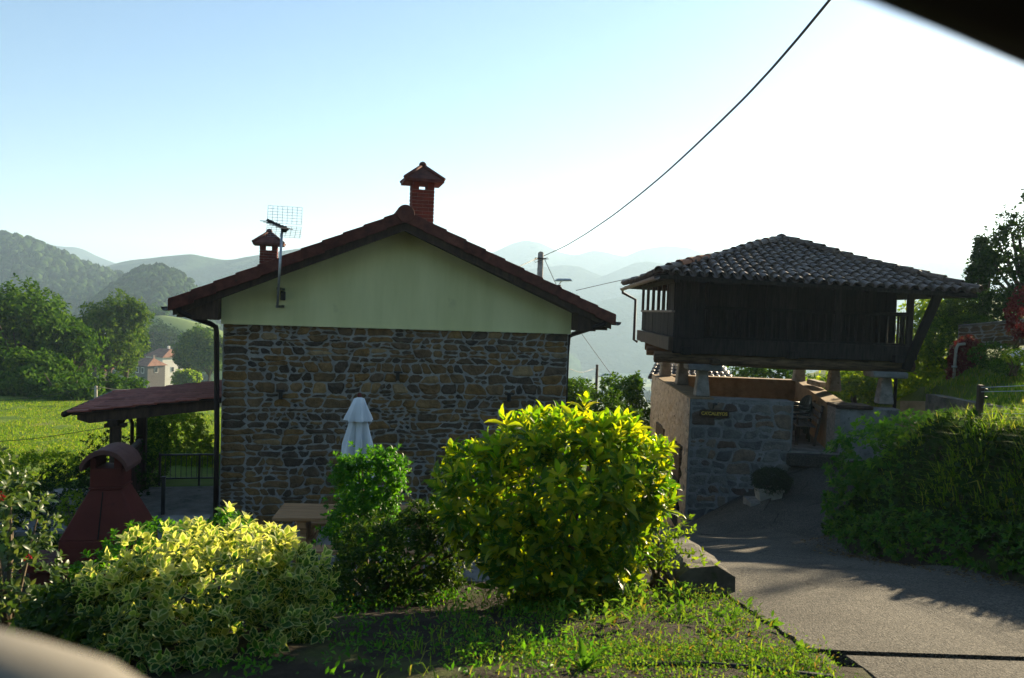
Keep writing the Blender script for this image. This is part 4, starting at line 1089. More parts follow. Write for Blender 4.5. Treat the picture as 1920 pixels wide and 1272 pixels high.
arc = [(.31 * math.sin(t), zc - .055 + .22 * (math.cos(t) - math.cos(1.25)) / (1 - math.cos(1.25))) for t in np.linspace(-1.25, 1.25, 15)]
arc2 = [(x * .93, z - .065) for x, z in arc[::-1]]
MB().prism(arc + arc2, lambda x, z: (x, -.30, z), lambda x, z: (x, .30, z)).build('chimney_cap', MT['bbq_top'], BB, bevel=.006)
MB().box(-hw0 + .1, hw0 - .1, -.365, -.30, .35, zh0 - .1).build('recess_panel', MT['bbq'], BB)
st = P(120, 1045, 10.2); stz = st.z + 3.745
MB().box(-hw0 - .42, -hw0 - .002, -.45, .2, stz - .10, stz).build('side_shelf', MT['bbq'], BB, bevel=.01)
MB().box(-hw0 - .36, -hw0 - .1, -.3, .1, 0, stz - .102).build('shelf_pier', MT['bbq'], BB, bevel=.01)
for k in range(9): MB().box(-hw0 - .41, -hw0 - .01, -.43 + k * .068, -.385 + k * .068, stz + .001, stz + .012).build('shelf_rib', MT['bbq_top'], BB)
# ------------------------------------------------------------------ foliage tools
LEAF2 = (np.array([(0,0,0),(-.5,.48,.10),(0,1,-.06),(.5,.48,.10)], float), np.array([(0,2,1),(0,3,2)]), np.array([1,1,1,1.]))
LEAF6 = (np.array([(0,0,0),(-.40,.30,.09),(-.42,.62,.07),(0,1,-.12),(.42,.62,.07),(.40,.30,.09),(0,.32,0),(0,.66,-.01)], float),
         np.array([(0,6,1),(1,6,2),(6,7,2),(2,7,3),(0,5,6),(5,4,6),(6,4,7),(4,3,7)]), np.array([.9,1,1,1,1,1,.05,.05]))
LEAFA = (np.array([(0,0,0),(-.30,.22,.05),(-.50,.52,.08),(-.28,.80,.02),(0,1,-.14),(.28,.80,.02),(.50,.52,.08),(.30,.22,.05),(0,.25,0),(0,.55,.0),(0,.82,-.05)], float),
         np.array([(0,8,1),(1,8,2),(8,9,2),(2,9,3),(9,10,3),(3,10,4),(0,7,8),(7,6,8),(8,6,9),(6,5,9),(9,5,10),(5,4,10)]), np.array([.9,1,1,1,1,1,1,1,.05,.05,.05]))
def unit(a): return a / np.maximum(np.linalg.norm(a, axis=1, keepdims=True), 1e-9)
def rnd_dirs(n, rng):
    return unit(rng.normal(size=(n, 3)))
def vnoise(p, f, seed=0):
    return np.array([noise.noise(Vector(q) * f + Vector((seed, seed * .7, 0))) for q in p])
def shoots(blobs, n, rng, shell=(.72, 1.04), lump=.16, lf=3.0, gap=None, seed=0, zmin=None):
    cs = np.array([tuple(b[0]) for b in blobs]); rs = np.array([b[1:4] for b in blobs])
    wgt = (rs[:,0] * rs[:,1] + rs[:,0] * rs[:,2] + rs[:,1] * rs[:,2]); wgt = wgt / wgt.sum()
    k = rng.choice(len(blobs), n, p=wgt); d = rnd_dirs(n, rng)
    s = rng.uniform(*shell, n); s = s * (1 + lump * vnoise(d * 1.0 + cs[k] * .7, lf, seed)); s = np.where(rng.random(n) < .05, s * rng.uniform(1.03, 1.16, n), s)
    p = cs[k] + d * rs[k] * s[:, None]
    nr = unit(d / rs[k]); keep = np.ones(n, bool)
    for i in range(len(blobs)):
        q = np.linalg.norm((p - cs[i]) / rs[i], axis=1); keep &= ~((k != i) & (q < .70))
    if gap is not None: keep &= vnoise(p, gap[0], seed + 5) > gap[1]
    if zmin is not None: keep &= p[:, 2] > zmin
    return p[keep], nr[keep]
def rosettes(p, nr, k, rng, L, spread=(.6, 1.25), up=.45, curl=.3):
    n = len(p); ax = unit(nr + np.array([0, 0, up]) + rng.normal(size=(n, 3)) * .22)
    P_, D_, N_, L_ = [], [], [], []
    t1 = unit(np.cross(ax, rng.normal(size=(n, 3)))); t2 = np.cross(ax, t1)
    for i in range(k):
        ang = 2.4 * i + rng.uniform(-.3, .3, n); th = spread[0] + (spread[1] - spread[0]) * ((i + .5) / k) + rng.uniform(-.15, .15, n)
        rad = t1 * np.cos(ang)[:, None] + t2 * np.sin(ang)[:, None]
        d = ax * np.cos(th)[:, None] + rad * np.sin(th)[:, None]
        nn = ax * np.sin(th)[:, None] - rad * np.cos(th)[:, None] + rng.normal(size=(n, 3)) * curl
        d = unit(d); nn = unit(nn - d * (nn * d).sum(1, keepdims=True))
        ln = rng.uniform(*L, n) * (1 - .25 * (1 - i / k))
        P_.append(p - ax * (i / k) * ln[:, None] * .5); D_.append(d); N_.append(nn); L_.append(ln)
    return np.concatenate(P_), np.concatenate(D_), np.concatenate(N_), np.concatenate(L_)
def leaf_mesh(name, pos, d, n, L, wr, tm, mat, smooth=False):
    T, Fc, E = tm; side = np.cross(d, n); m = len(T); N = len(pos)
    V = pos[:, None, :] + (side * (L * wr)[:, None])[:, None, :] * T[None, :, 0:1] + (d * L[:, None])[:, None, :] * T[None, :, 1:2] + (n * L[:, None])[:, None, :] * T[None, :, 2:3]
    FF = (Fc[None] + (np.arange(N) * m)[:, None, None]).reshape(-1, 3)
    uv = np.stack([np.tile(E, N), np.tile(T[:, 1], N)], -1)
    return np_mesh(name, V.reshape(-1, 3), FF, mat, smooth, uv)
def bush(name, label, cat, blobs, n, k, L, wr, mat, tm=LEAF6, parts=0, group=None, seed=1, spread=(.6, 1.25), up=.45, stems=6, base=None, zmin=None, shell=(.72, 1.04), lump=.16, lf=3., stem_mat='twig', gap=None, young_lit=None):
    rng = np.random.default_rng(seed)
    c0 = blobs[0][0]
    if base is None: base = Vector((c0[0], c0[1], max(h(c0[0], c0[1]), min(b[0][2] - b[3] for b in blobs) - .15)))
    root = empty(name, base, 0, label, cat, group)
    p, nr = shoots(blobs, n, rng, shell, lump, lf, gap, seed, zmin)
    ps, d, nn, ln = rosettes(p, nr, k, rng, L, spread, up)
    wv = wr * rng.uniform(.85, 1.2, len(ln))
    ps = ps - np.array(base); yg = np.zeros(len(ps), bool)
    if young_lit:                                   # yellower crown leaves: young growth, plus sun glow painted into the colour
        zr = (p[:, 2] - p[:, 2].min()) / np.ptp(p[:, 2]); yg = np.tile(zr + .25 * nr[:, 2] + rng.normal(size=len(p)) * .12 > young_lit[1], k)
    if parts:
        out = np.tile((((p - np.array(tuple(c0))) * np.array([0, -1, .35])).sum(1) + .5 * nr[:, 1] * -1), k) + rng.uniform(0, .25, len(ps))
        sel = np.argsort(-out)[:parts]
        T, Fc, E = tm
        lm = np_mesh('leaf', T, Fc, mat, False, np.stack([E, T[:, 1]], -1))
        lmy = np_mesh('young_lit_leaf', T, Fc, young_lit[0], False, np.stack([E, T[:, 1]], -1)) if young_lit else lm
        for i in sel:
            s_ = np.cross(d[i], nn[i]) * ln[i] * wv[i]; dd = d[i] * ln[i]; n3 = nn[i] * ln[i]
            inst('leaf', lmy if yg[i] else lm, root, mw=Matrix(((s_[0], dd[0], n3[0], ps[i][0]), (s_[1], dd[1], n3[1], ps[i][1]), (s_[2], dd[2], n3[2], ps[i][2]), (0, 0, 0, 1))))
        keep = np.ones(len(ps), bool); keep[sel] = False
    else: keep = np.ones(len(ps), bool)
    if young_lit:
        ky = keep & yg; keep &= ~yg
        tag(inst('young_lit_foliage', leaf_mesh('young_lit_foliage', ps[ky], d[ky], nn[ky], ln[ky], wv[ky], tm, young_lit[0]), root), kind='stuff')
    fo = inst('foliage', leaf_mesh('foliage', ps[keep], d[keep], nn[keep], ln[keep], wv[keep], tm, mat), root); tag(fo, kind='stuff')
    if stems:
        mb = MB()
        for i in range(stems):
            q = p[rng.integers(len(p))] - np.array(base); q = q * .9
            a = rng.normal(size=2) * .06
            mb.tube([(a[0], a[1], -.05), (q[0] * .4, q[1] * .4, q[2] * .45), tuple(q)], [.022, .014, .005], 5)
        mb.build('stems', MT[stem_mat], root, True)
    return root
def B(px, py, Y, rx, ry, rz): return (P(px, py, Y), rx, ry, rz)

# leaf materials; crown versions have sunlight painted into their colour
MT['l_varieg'] = leafm('l_varieg', [(0,(.035,.10,.025)),(.55,(.065,.15,.035)),(.88,(.14,.24,.045)),(1,(.42,.45,.13))], .58, .5, margin=(.62,.63,.28), mpos=(.70,.85), tcol=(1.35,1.3,.42))
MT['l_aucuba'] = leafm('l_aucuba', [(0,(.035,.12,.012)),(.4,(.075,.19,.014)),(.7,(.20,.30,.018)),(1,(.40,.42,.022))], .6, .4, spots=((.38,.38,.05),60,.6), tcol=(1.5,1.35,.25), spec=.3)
MT['l_auc_young_lit'] = leafm('l_auc_young_lit', [(0,(.10,.26,.014)),(.4,(.22,.38,.016)),(.75,(.40,.47,.022)),(1,(.58,.56,.035))], .66, .45, tcol=(1.45,1.3,.25), spec=.25)
MT['l_var_young_lit'] = leafm('l_var_young_lit', [(0,(.12,.24,.04)),(.6,(.26,.36,.07)),(1,(.55,.56,.20))], .62, .5, margin=(.66,.67,.34), mpos=(.54,.74), tcol=(1.35,1.28,.5))
MT['l_hyd_lit_top'] = leafm('l_hyd_lit_top', [(0,(.06,.18,.012)),(.6,(.12,.28,.018)),(1,(.22,.36,.03))], .6, .55)  # lighter green for the hedge top, its sunlight put into the colour
MT['l_privet'] = leafm('l_privet', [(0,(.035,.13,.012)),(.6,(.065,.20,.018)),(1,(.13,.28,.025))], .52, .45, tcol=(1.3,1.35,.3))
MT['l_dark'] = leafm('l_dark', [(0,(.022,.06,.010)),(.7,(.045,.10,.016)),(1,(.12,.17,.022))], .45, .5)
MT['l_camellia'] = leafm('l_camellia', [(0,(.035,.075,.022)),(.6,(.065,.12,.032)),(1,(.14,.18,.06))], .4, .4, spec=.3)
MT['l_hydra'] = leafm('l_hydra', [(0,(.028,.105,.010)),(.6,(.05,.15,.014)),(1,(.11,.21,.02))], .5, .5)
MT['l_red'] = leafm('l_red', [(0,(.09,.011,.013)),(.6,(.17,.022,.022)),(1,(.15,.05,.03))], .35, .7, tcol=(1.3,.8,.7))
MT['l_tree'] = leafm('l_tree', [(0,(.02,.062,.006)),(.5,(.045,.115,.010)),(1,(.10,.19,.018))], .36, .8, spec=.06)
MT['l_tree2'] = leafm('l_tree2', [(0,(.032,.078,.012)),(.5,(.065,.135,.018)),(1,(.13,.20,.03))], .38, .8, spec=.06)
MT['l_lime'] = leafm('l_lime', [(0,(.08,.16,.014)),(.5,(.15,.26,.02)),(1,(.28,.35,.03))], .6, .8, spec=.06)
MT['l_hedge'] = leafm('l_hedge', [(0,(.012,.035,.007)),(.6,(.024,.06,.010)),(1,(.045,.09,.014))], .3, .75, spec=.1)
MT['l_grass'] = leafm('l_grass', [(0,(.08,.18,.012)),(.5,(.15,.27,.018)),(.8,(.25,.34,.032)),(1,(.38,.35,.09))], .55, .8, spec=.06)
MT['l_weed'] = leafm('l_weed', [(0,(.06,.16,.018)),(.5,(.11,.24,.026)),(.85,(.20,.30,.04)),(1,(.26,.15,.05))], .5, .8, spec=.06)
MT['l_lav'] = leafm('l_lav', [(0,(.035,.055,.035)),(1,(.07,.10,.06))], .3, .6)
MT['petal_w'] = leafm('petal_w', [(0,(.7,.68,.66)),(1,(.8,.78,.74))], .4, .6, tcol=(1,1,1))
MT['petal_r'] = leafm('petal_r', [(0,(.25,.01,.01)),(1,(.35,.03,.02))], .4, .6, tcol=(1,1,1))
MT['petal_y'] = leafm('petal_y', [(0,(.65,.45,.03)),(1,(.75,.6,.05))], .4, .6, tcol=(1,1,1))

# ------------------------------------------------------------------ shrubs of the planting bed
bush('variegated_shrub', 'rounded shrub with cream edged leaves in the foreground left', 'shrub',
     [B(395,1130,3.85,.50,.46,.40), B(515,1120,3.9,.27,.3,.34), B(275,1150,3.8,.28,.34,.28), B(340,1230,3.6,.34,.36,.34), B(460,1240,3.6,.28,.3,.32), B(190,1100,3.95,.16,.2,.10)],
     1900, 6, (.052, .082), .60, MT['l_varieg'], parts=300, seed=11, spread=(.35, 1.2), shell=(.55, 1.05), stems=6, young_lit=(MT['l_var_young_lit'], .93))
bush('green_shrub', 'bright green leafy shrub between the variegated shrub and the barbecue', 'shrub',
     [B(300,1040,4.5,.30,.26,.18), B(420,1010,4.5,.17,.2,.15), B(210,1075,4.4,.2,.2,.12)], 520, 6, (.035, .055), .5, MT['l_privet'], seed=12, stems=8, lump=.35)
bush('laurel_shrub', 'dark green glossy shrub at the left of the variegated shrub', 'shrub', [B(140,1165,3.9,.24,.26,.20), B(210,1215,3.6,.22,.24,.18)], 420, 6, (.05, .08), .42, MT['l_dark'], seed=13, stems=6)
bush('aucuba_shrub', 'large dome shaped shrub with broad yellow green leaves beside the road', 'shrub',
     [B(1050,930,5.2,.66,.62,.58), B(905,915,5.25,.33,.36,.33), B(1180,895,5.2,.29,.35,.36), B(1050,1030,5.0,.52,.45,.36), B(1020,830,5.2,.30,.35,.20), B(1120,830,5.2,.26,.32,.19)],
     1250, 8, (.075, .155), .38, MT['l_aucuba'], tm=LEAFA, parts=300, seed=21, spread=(.3, 1.35), up=.7, shell=(.62, 1.03), stems=6, lump=.26, lf=4., young_lit=(MT['l_auc_young_lit'], .88))
bush('privet_shrub', 'small bright green privet shrub in front of the closed parasol', 'shrub',
     [B(690,915,6.3,.27,.27,.30), B(730,880,6.3,.15,.18,.15), B(655,880,6.3,.13,.16,.10), B(680,985,6.2,.28,.26,.24)], 1300, 6, (.04, .065), .46, MT['l_privet'], seed=31, lump=.55, lf=5., stems=7)
bush('dark_shrub', 'low dark green shrub below the privet in front of the picnic table', 'shrub',
     [B(700,1060,5.5,.30,.34,.34), B(800,1040,5.6,.32,.36,.38), B(850,990,5.8,.26,.3,.22), B(665,1130,5.2,.22,.28,.2)], 2000, 7, (.04, .065), .36, MT['l_dark'], seed=32, lump=.3, stems=8)
cam_s = bush('camellia_shrub', 'glossy leaved shrub with a few red flowers at the left edge', 'shrub',
     [B(20,1000,4.6,.22,.28,.30), B(55,1090,4.5,.20,.26,.22), B(-40,950,4.7,.25,.3,.35)], 300, 5, (.05, .075), .52, MT['l_camellia'], seed=33, lump=.35, gap=(4, -.25), stems=7, parts=0)
rng = np.random.default_rng(5)
for (px, py) in ((5, 925), (57, 1042), (2, 935)):
    p = P(px, py, 4.35) - cam_s.location; q = np.array([tuple(p)]) + rng.normal(size=(8, 3)) * .012
    d = rnd_dirs(8, rng); n = unit(np.cross(d, rnd_dirs(8, rng)))
    inst('red_flower', leaf_mesh('red_flower', q, d, n, np.full(8, .017), .8, LEAF2, MT['petal_r']), cam_s)
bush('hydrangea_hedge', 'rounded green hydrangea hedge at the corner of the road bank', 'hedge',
     [B(1640,870,9.8,.52,.6,.55), B(1610,950,9.6,.36,.5,.45), B(1725,815,9.4,.5,.55,.24), B(1700,920,9.2,.5,.5,.5), B(1800,800,9.0,.42,.5,.16)], 1000, 6, (.07, .115), .55, MT['l_hydra'], parts=200, seed=41, stems=6, zmin=-2.9, young_lit=(MT['l_hyd_lit_top'], .82))
bush('bank_hedge', 'dense dark green hedge covering the steep road bank right of the hydrangea', 'hedge',
     [B(1730,960,8.5,.42,.5,.50), B(1800,985,7.9,.42,.5,.48), B(1870,1000,7.3,.42,.5,.48), B(1940,1010,6.8,.42,.5,.50), B(1790,880,8.6,.42,.5,.38), B(1880,900,8.0,.45,.5,.40), B(1640,985,9.3,.30,.4,.30)] + [(Vector((float(np.interp(y_, [5, 6.2, 7.5, 8.6, 10.6], [4.12, 4.08, 3.9, 4.02, 4.4])), y_, h(3.8, y_) + .16)), .26, .42, .26) for y_ in np.arange(5.4, 10, .55)], 4600, 5, (.05, .085), .5, MT['l_hydra'], seed=45, stems=5, lump=.35, lf=4.)
bush('lavender_plant', 'dark grey green bushy plant growing in the square planter', 'plant', [B(1447,902,15.3,.36,.30,.25)], 560, 6, (.06, .13), .14, MT['l_lav'], tm=LEAF2, seed=42, base=pp + Vector((0, 0, .245)), stems=5)
q = np.array([tuple(P(a, b, 15.2) - Vector((0, 0, 0))) for a, b in ((1437,878),(1464,880),(1468,886),(1460,876))])
# greenery left of the barbecue and behind the porch
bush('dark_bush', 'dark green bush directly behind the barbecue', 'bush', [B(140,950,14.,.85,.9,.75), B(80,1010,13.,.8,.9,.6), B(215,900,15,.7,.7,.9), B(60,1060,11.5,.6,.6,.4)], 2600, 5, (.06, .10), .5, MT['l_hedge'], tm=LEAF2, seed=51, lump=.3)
bush('pale_bush', 'small pale green bush left of the barbecue hood', 'bush', [B(137,955,11.8,.22,.24,.28)], 260, 6, (.03, .055), .4, MT['l_lime'], tm=LEAF2, seed=52)
bush('porch_bush', 'dark leafy bush beside the porch post', 'bush', [B(285,860,16.6,.34,.4,1.0), B(262,900,16.4,.3,.4,.8)], 1300, 5, (.06, .10), .45, MT['l_tree'], tm=LEAF2, seed=53, lump=.35)
bush('round_tree', 'round sunlit small tree behind the black railing', 'tree', [B(335,825,20,.78,.75,.75), B(300,800,20,.5,.6,.6), B(365,855,19.8,.5,.6,.55), B(310,880,19.6,.6,.6,.5)], 3400, 5, (.06, .11), .5, MT['l_lime'], tm=LEAF2, seed=54, lump=.3)
bush('field_bush', 'low green bush at the left edge of the meadow', 'bush', [B(20,900,15.5,.8,.9,.5), B(90,880,16.5,.7,.8,.35)], 1500, 5, (.06, .10), .4, MT['l_lime'], tm=LEAF2, seed=55, lump=.35, gap=(2, -.2))
# trees right of the house and behind the granary
def tree(name, label, blobs, n, L, mat, base=None, seed=1, k=4, group=None, gap=(.8, -.18), trunk=.12, tm=LEAF2, shell=(.55, 1.06), lump=.3, lf=1.4):
    rng = np.random.default_rng(seed); c0 = blobs[0][0]
    if base is None: base = Vector((c0[0], c0[1], h(c0[0], c0[1])))
    root = empty(name, base, 0, label, 'tree', group)
    p, nr = shoots(blobs, n, rng, shell, lump, lf, gap, seed)
    ps, d, nn, ln = rosettes(p, nr, k, rng, L, (.7, 1.5), .25, .5)
    tag(inst('crown', leaf_mesh('crown', ps - np.array(base), d, nn, ln, .55 * rng.uniform(.8, 1.3, len(ln)), tm, mat), root), kind='stuff')
    mb = MB(); c = Vector(c0) - Vector(base); hgt = c.z
    mid = Vector((c.x * .3 + trunk, c.y * .3, hgt * .5))
    mb.tube([(0, 0, -.3), (trunk * .2, 0, hgt * .2), mid, c * .8 + Vector((0, 0, hgt * .1))], [trunk * 1.25, trunk, trunk * .8, trunk * .4], 8)
    mb.build('trunk', MT['bark'], root, True)
    mb = MB()
    for b in blobs:
        for _ in range(3):
            e = Vector(b[0]) - Vector(base) + Vector(rng.normal(size=3) * .45 * np.array(b[1:4])); m_ = mid.lerp(e, .5) + Vector((0, 0, -.06 * e.length))
            mb.tube([mid * (.75 + .25 * rng.random()), m_, e], [trunk * .5, trunk * .3, trunk * .08], 5)
    mb.build('limbs', MT['bark'], root, True)
    return root
tree('leafy_tree', 'green tree top showing between the stone house and the utility pole', [B(1105,765,24,1.0,1.0,.75), B(1080,740,24.5,.7,.9,.5), B(1150,790,24,.9,.9,.6)], 1700, (.10, .2), MT['l_tree'], seed=61)
tree('sparse_tree', 'loose darker tree just left of the granary base', [B(1170,745,26,.75,.8,.75), B(1190,720,26,.35,.5,.35), B(1195,790,26,.6,.7,.8), B(1140,725,26.5,.3,.4,.3)], 1500, (.10, .2), MT['l_tree'], seed=62, gap=(1.2, -.05))
tree('garden_tree', 'dense green tree seen under the granary floor', [B(1430,715,28,1.3,1.2,.8), B(1490,735,28,1.4,1.2,.9), B(1390,735,27,.8,.8,.5)], 2400, (.12, .22), MT['l_tree'], seed=63)
tree('garden_tree', 'green tree under the right end of the granary', [B(1600,735,25,1.4,1.2,.9), B(1650,725,26,1.2,1.2,.8), B(1690,740,24,1.0,1.0,.9)], 3400, (.12, .22), MT['l_lime'], seed=64)
tree('lime_tree', 'sunlit yellow green tree right of the granary strut', [B(1745,640,23,.9,1.0,1.5), B(1720,700,22,.9,.9,.9), B(1775,590,24,.8,.9,.8), B(1800,570,24,.7,.8,.6)], 3000, (.10, .19), MT['l_lime'], seed=65)
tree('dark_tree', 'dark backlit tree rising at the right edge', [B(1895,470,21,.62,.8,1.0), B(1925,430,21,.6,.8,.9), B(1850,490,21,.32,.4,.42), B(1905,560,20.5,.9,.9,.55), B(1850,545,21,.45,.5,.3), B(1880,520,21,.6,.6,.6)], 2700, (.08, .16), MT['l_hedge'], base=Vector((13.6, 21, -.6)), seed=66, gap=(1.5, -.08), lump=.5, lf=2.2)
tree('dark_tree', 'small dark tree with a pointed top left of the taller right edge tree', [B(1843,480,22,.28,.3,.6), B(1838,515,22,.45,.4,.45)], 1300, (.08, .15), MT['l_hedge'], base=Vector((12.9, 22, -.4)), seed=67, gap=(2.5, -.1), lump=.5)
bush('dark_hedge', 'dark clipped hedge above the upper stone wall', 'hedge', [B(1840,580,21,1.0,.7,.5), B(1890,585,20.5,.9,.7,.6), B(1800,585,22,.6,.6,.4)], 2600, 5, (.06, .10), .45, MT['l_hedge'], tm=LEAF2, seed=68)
bush('round_bush', 'dark round bush at the corner of the upper stone wall', 'bush', [B(1780,640,21,.6,.6,.75)], 900, 5, (.06, .10), .45, MT['l_tree'], tm=LEAF2, seed=69)
bush('silver_bush', 'pale grey green tuft on top of the upper stone wall', 'bush', [B(1820,604,20,.42,.35,.16)], 300, 6, (.10, .18), .12, MT['l_tree2'], tm=LEAF2, seed=70)
bush('red_shrub', 'dark red leaved shrub at the right edge', 'shrub', [B(1918,590,16,.26,.4,.5)], 500, 5, (.05, .09), .5, MT['l_red'], tm=LEAF2, seed=71, lump=.3)
bush('red_creeper', 'dark red creeper covering the wall corner above the lawn', 'creeper', [B(1812,675,16.7,.36,.14,.48), B(1792,700,16.7,.18,.14,.32)], 1100, 5, (.04, .08), .6, MT['l_red'], tm=LEAF2, seed=72)
bush('lawn_shrub', 'dark shrub on the sloping lawn below the upper stone wall', 'shrub', [B(1868,668,16,.5,.4,.28), B(1900,690,14.5,.4,.4,.14)], 700, 5, (.05, .09), .45, MT['l_tree'], tm=LEAF2, seed=73)
fl = bush('flowering_plant', 'plant with pale flowers on the lawn at the right edge', 'plant', [B(1905,668,13.5,.2,.2,.13)], 120, 5, (.04, .07), .4, MT['l_lime'], tm=LEAF2, seed=74)
d = rnd_dirs(26, rng); q = np.array([tuple(P(1908, 664, 13.3))]) - np.array(fl.location) + rng.normal(size=(26, 3)) * [.12, .06, .05]
inst('flowers', leaf_mesh('flowers', q, d, unit(np.cross(d, rnd_dirs(26, rng))), np.full(26, .05), .9, LEAF2, MT['petal_w']), fl)

# ------------------------------------------------------------------ walls and fence on the right
def wall(name, label, pts, hgt, th, mat, cap=None, base_z=None, cat='wall'):
    root = empty(name, pts[0] - Vector((0, 0, hgt)), 0, label, cat)
    o = pts[0] - Vector((0, 0, hgt))
    for i in range(len(pts) - 1):
        a, b = pts[i] - o, pts[i+1] - o; d = (b - a); nr = Vector((-d.y, d.x, 0)).normalized() * th
        n = max(2, int(d.length / .35)); V = []
        for k in range(n + 1):
            p = a.lerp(b, k / n); w = Vector((0, 0, .02 * noise.noise(p * 3)))
            V += [p + w, p + nr + w, p + nr - Vector((0, 0, hgt)), p - Vector((0, 0, hgt))]
        f = []
        for k in range(n):
            for e in range(4): f.append((4*k+e, 4*k+(e+1) % 4, 4*k+4+(e+1) % 4, 4*k+4+e))
        f += [(0, 3, 2, 1), (4*n, 4*n+1, 4*n+2, 4*n+3)]
        MB().add(V, f).build('wall_section', mat, root)
        if cap:
            MB().bar(a + nr * .5 + Vector((0, 0, .03)), b + nr * .5 + Vector((0, 0, .03)), th + .06, .05).build('coping', cap, root, bevel=.01)
    return root
wall('garden_wall', 'low plain concrete wall edging the sloping lawn', [P(1736,739,14.5), P(1836,757,12.2), P(1935,772,10.6)], .75, .25, MT['kerb'])
wall('garden_wall', 'short mossy stone wall beside the right end of the granary', [P(1688,752,16.4), P(1742,754,15.6)], .8, .25, MT['render_ochre'])
wall('stone_wall', 'upper brown stone wall above the lawn at the right', [P(1797,614,19.0), P(1925,602,18.0)], .55, .3, MT['mortar'], MT['wood_grey'])
_a, _b = P(1797,614,19.0), P(1925,602,18.0); _d = (_b - _a).normalized(); _n = Vector((_d.y, -_d.x, 0)).normalized()
stones([o for o in bpy.data.objects if o.name.startswith('wall_section')][-1], (_b - _a).length, .54, lambda a, c, p: _d * a + _n * p + Vector((0, 0, c)), (.08, .16), (.16, .4), .01, MT['stone'], (.004, .03), quoin=False)
wall('wall_stub', 'reddish wall corner behind the red creeper', [P(1782,648,17.2), P(1832,640,17.0)], 1.2, .2, MT['render_ochre'])
dp = empty('drain_pipe', P(1787, 722, 16.6), 0, 'pale drain pipe standing beside the red creeper', 'pipe')
MB().tube([(0, 0, -.1), (.02, 0, .75), (.06, 0, .84), (.2, 0, .86)], .032, 8).build('pipe', MT['pot'], dp, True)
MB().tube([(.005, 0, .36), (.005, 0, .40)], .055, 8).build('pipe_collar', MT['galv'], dp, True)
f1 = P(1838, 722, 8.4); f0 = P(1834, 812, 8.4)
post = empty('fence_post', f0 - Vector((0, 0, .1)), 0, 'weathered wooden fence post on top of the grassy bank', 'post')
MB().box(-.03, .03, -.028, .028, 0, f1.z - f0.z + .1).build('shaft', MT['wood_dark'], post, bevel=.008)
for z in (.06, .14): MB().lathe([(.012, 0), (.02, .012), (.012, .024)], (.045, -.03, f1.z - f0.z + .1 - z), 6).build('insulator', MT['metal_black'], post)
for k, (ya, yb, nm) in enumerate(((727, 713, 'upper'), (735, 726, 'middle'), (776, 772, 'lower'))):
    a, b = P(1840, ya, 8.35), P(2050, yb - 4, 6.9)
    w = tag(MB().tube([a, a.lerp(b, .5) - Vector((0, 0, .02)), b], .0035, 5).build('fence_wire', MT['galv']), '%s wire strung from the wooden fence post to the right' % nm, 'wire', 'fence wires')

# kerb wall along the road and black hose
kp = [P(1378,1083,5.15), P(1335,1042,6.3), P(1290,1010,8.0), P(1262,992,9.6)]
kerb = empty('kerb_wall', kp[0] - Vector((0, 0, .3)), 0, 'low mossy concrete kerb wall between the shrubs and the road', 'wall')
o = kerb.location.copy(); V = []; n = 40
for i in range(n + 1):
    s = i / n * 3; j = min(int(s), 2); p = kp[j].lerp(kp[j+1], s - j) - o
    g = random.uniform
    e = lambda a=.012: Vector((g(-a, a), g(-a, a), g(-a, a)))
    V += [p + e(), p + Vector((-.12, .0, .06)) + e(), p + Vector((-.30, .0, .05)) + e(), p + Vector((-.36, 0, -.02)) + e(), p + Vector((-.36, 0, -.6)), p + Vector((.02, 0, -.6))]
m = 6; f = [(m*k+q, m*k+(q+1) % m, m*k+m+(q+1) % m, m*k+m+q) for k in range(n) for q in range(m)] + [tuple(range(m-1, -1, -1)), tuple(m*n+q for q in range(m))]
MB().add(V, f).build('kerb_body', MT['kerb'], kerb)
hp = [ground_at(a, b) + Vector((0, 0, .014)) for a, b in ((1180,1258),(1230,1256),(1300,1254),(1360,1256),(1420,1262),(1480,1270),(1560,1280))]
tag(MB().tube(hp, .014, 8).build('hose', MT['rubber'], None, True), 'black hose lying in the foreground weeds', 'hose')

# ------------------------------------------------------------------ grass and weeds
def blades(name, pts, hgt, wid, lean, mat, rng, parent=None, up=None):
    n = len(pts); az = rng.uniform(0, 2 * math.pi, n); a = np.stack([np.cos(az), np.sin(az), np.zeros(n)], -1); sd2 = np.stack([-np.sin(az), np.cos(az), np.zeros(n)], -1)
    hh = rng.uniform(.5, 1.1, n) * hgt; lv = rng.uniform(.2, 1, n) * lean
    w = (wid * rng.uniform(.7, 1.3, n))[:, None]
    U = np.array([0, 0, 1.0]) if up is None else up
    b0 = pts; b1 = pts + U * (hh * .6)[:, None] + a * (hh * lv * .35)[:, None]; b2 = pts + U * (hh * (1 - .35 * lv))[:, None] + a * (hh * lv)[:, None]
    V = np.stack([b0 - sd2 * w, b0 + sd2 * w, b1 - sd2 * w * .8, b1 + sd2 * w * .8, b2], 1).reshape(-1, 3)
    k = np.arange(n)[:, None] * 5
    Fc = np.concatenate([k + [0, 1, 3], k + [0, 3, 2], k + [2, 3, 4]])
    o = inst(name, np_mesh(name, V, Fc, mat), parent); return o
def onground(x, y, dz=0): return np.stack([x, y, H(x, y) + dz], -1)
rng = np.random.default_rng(77)
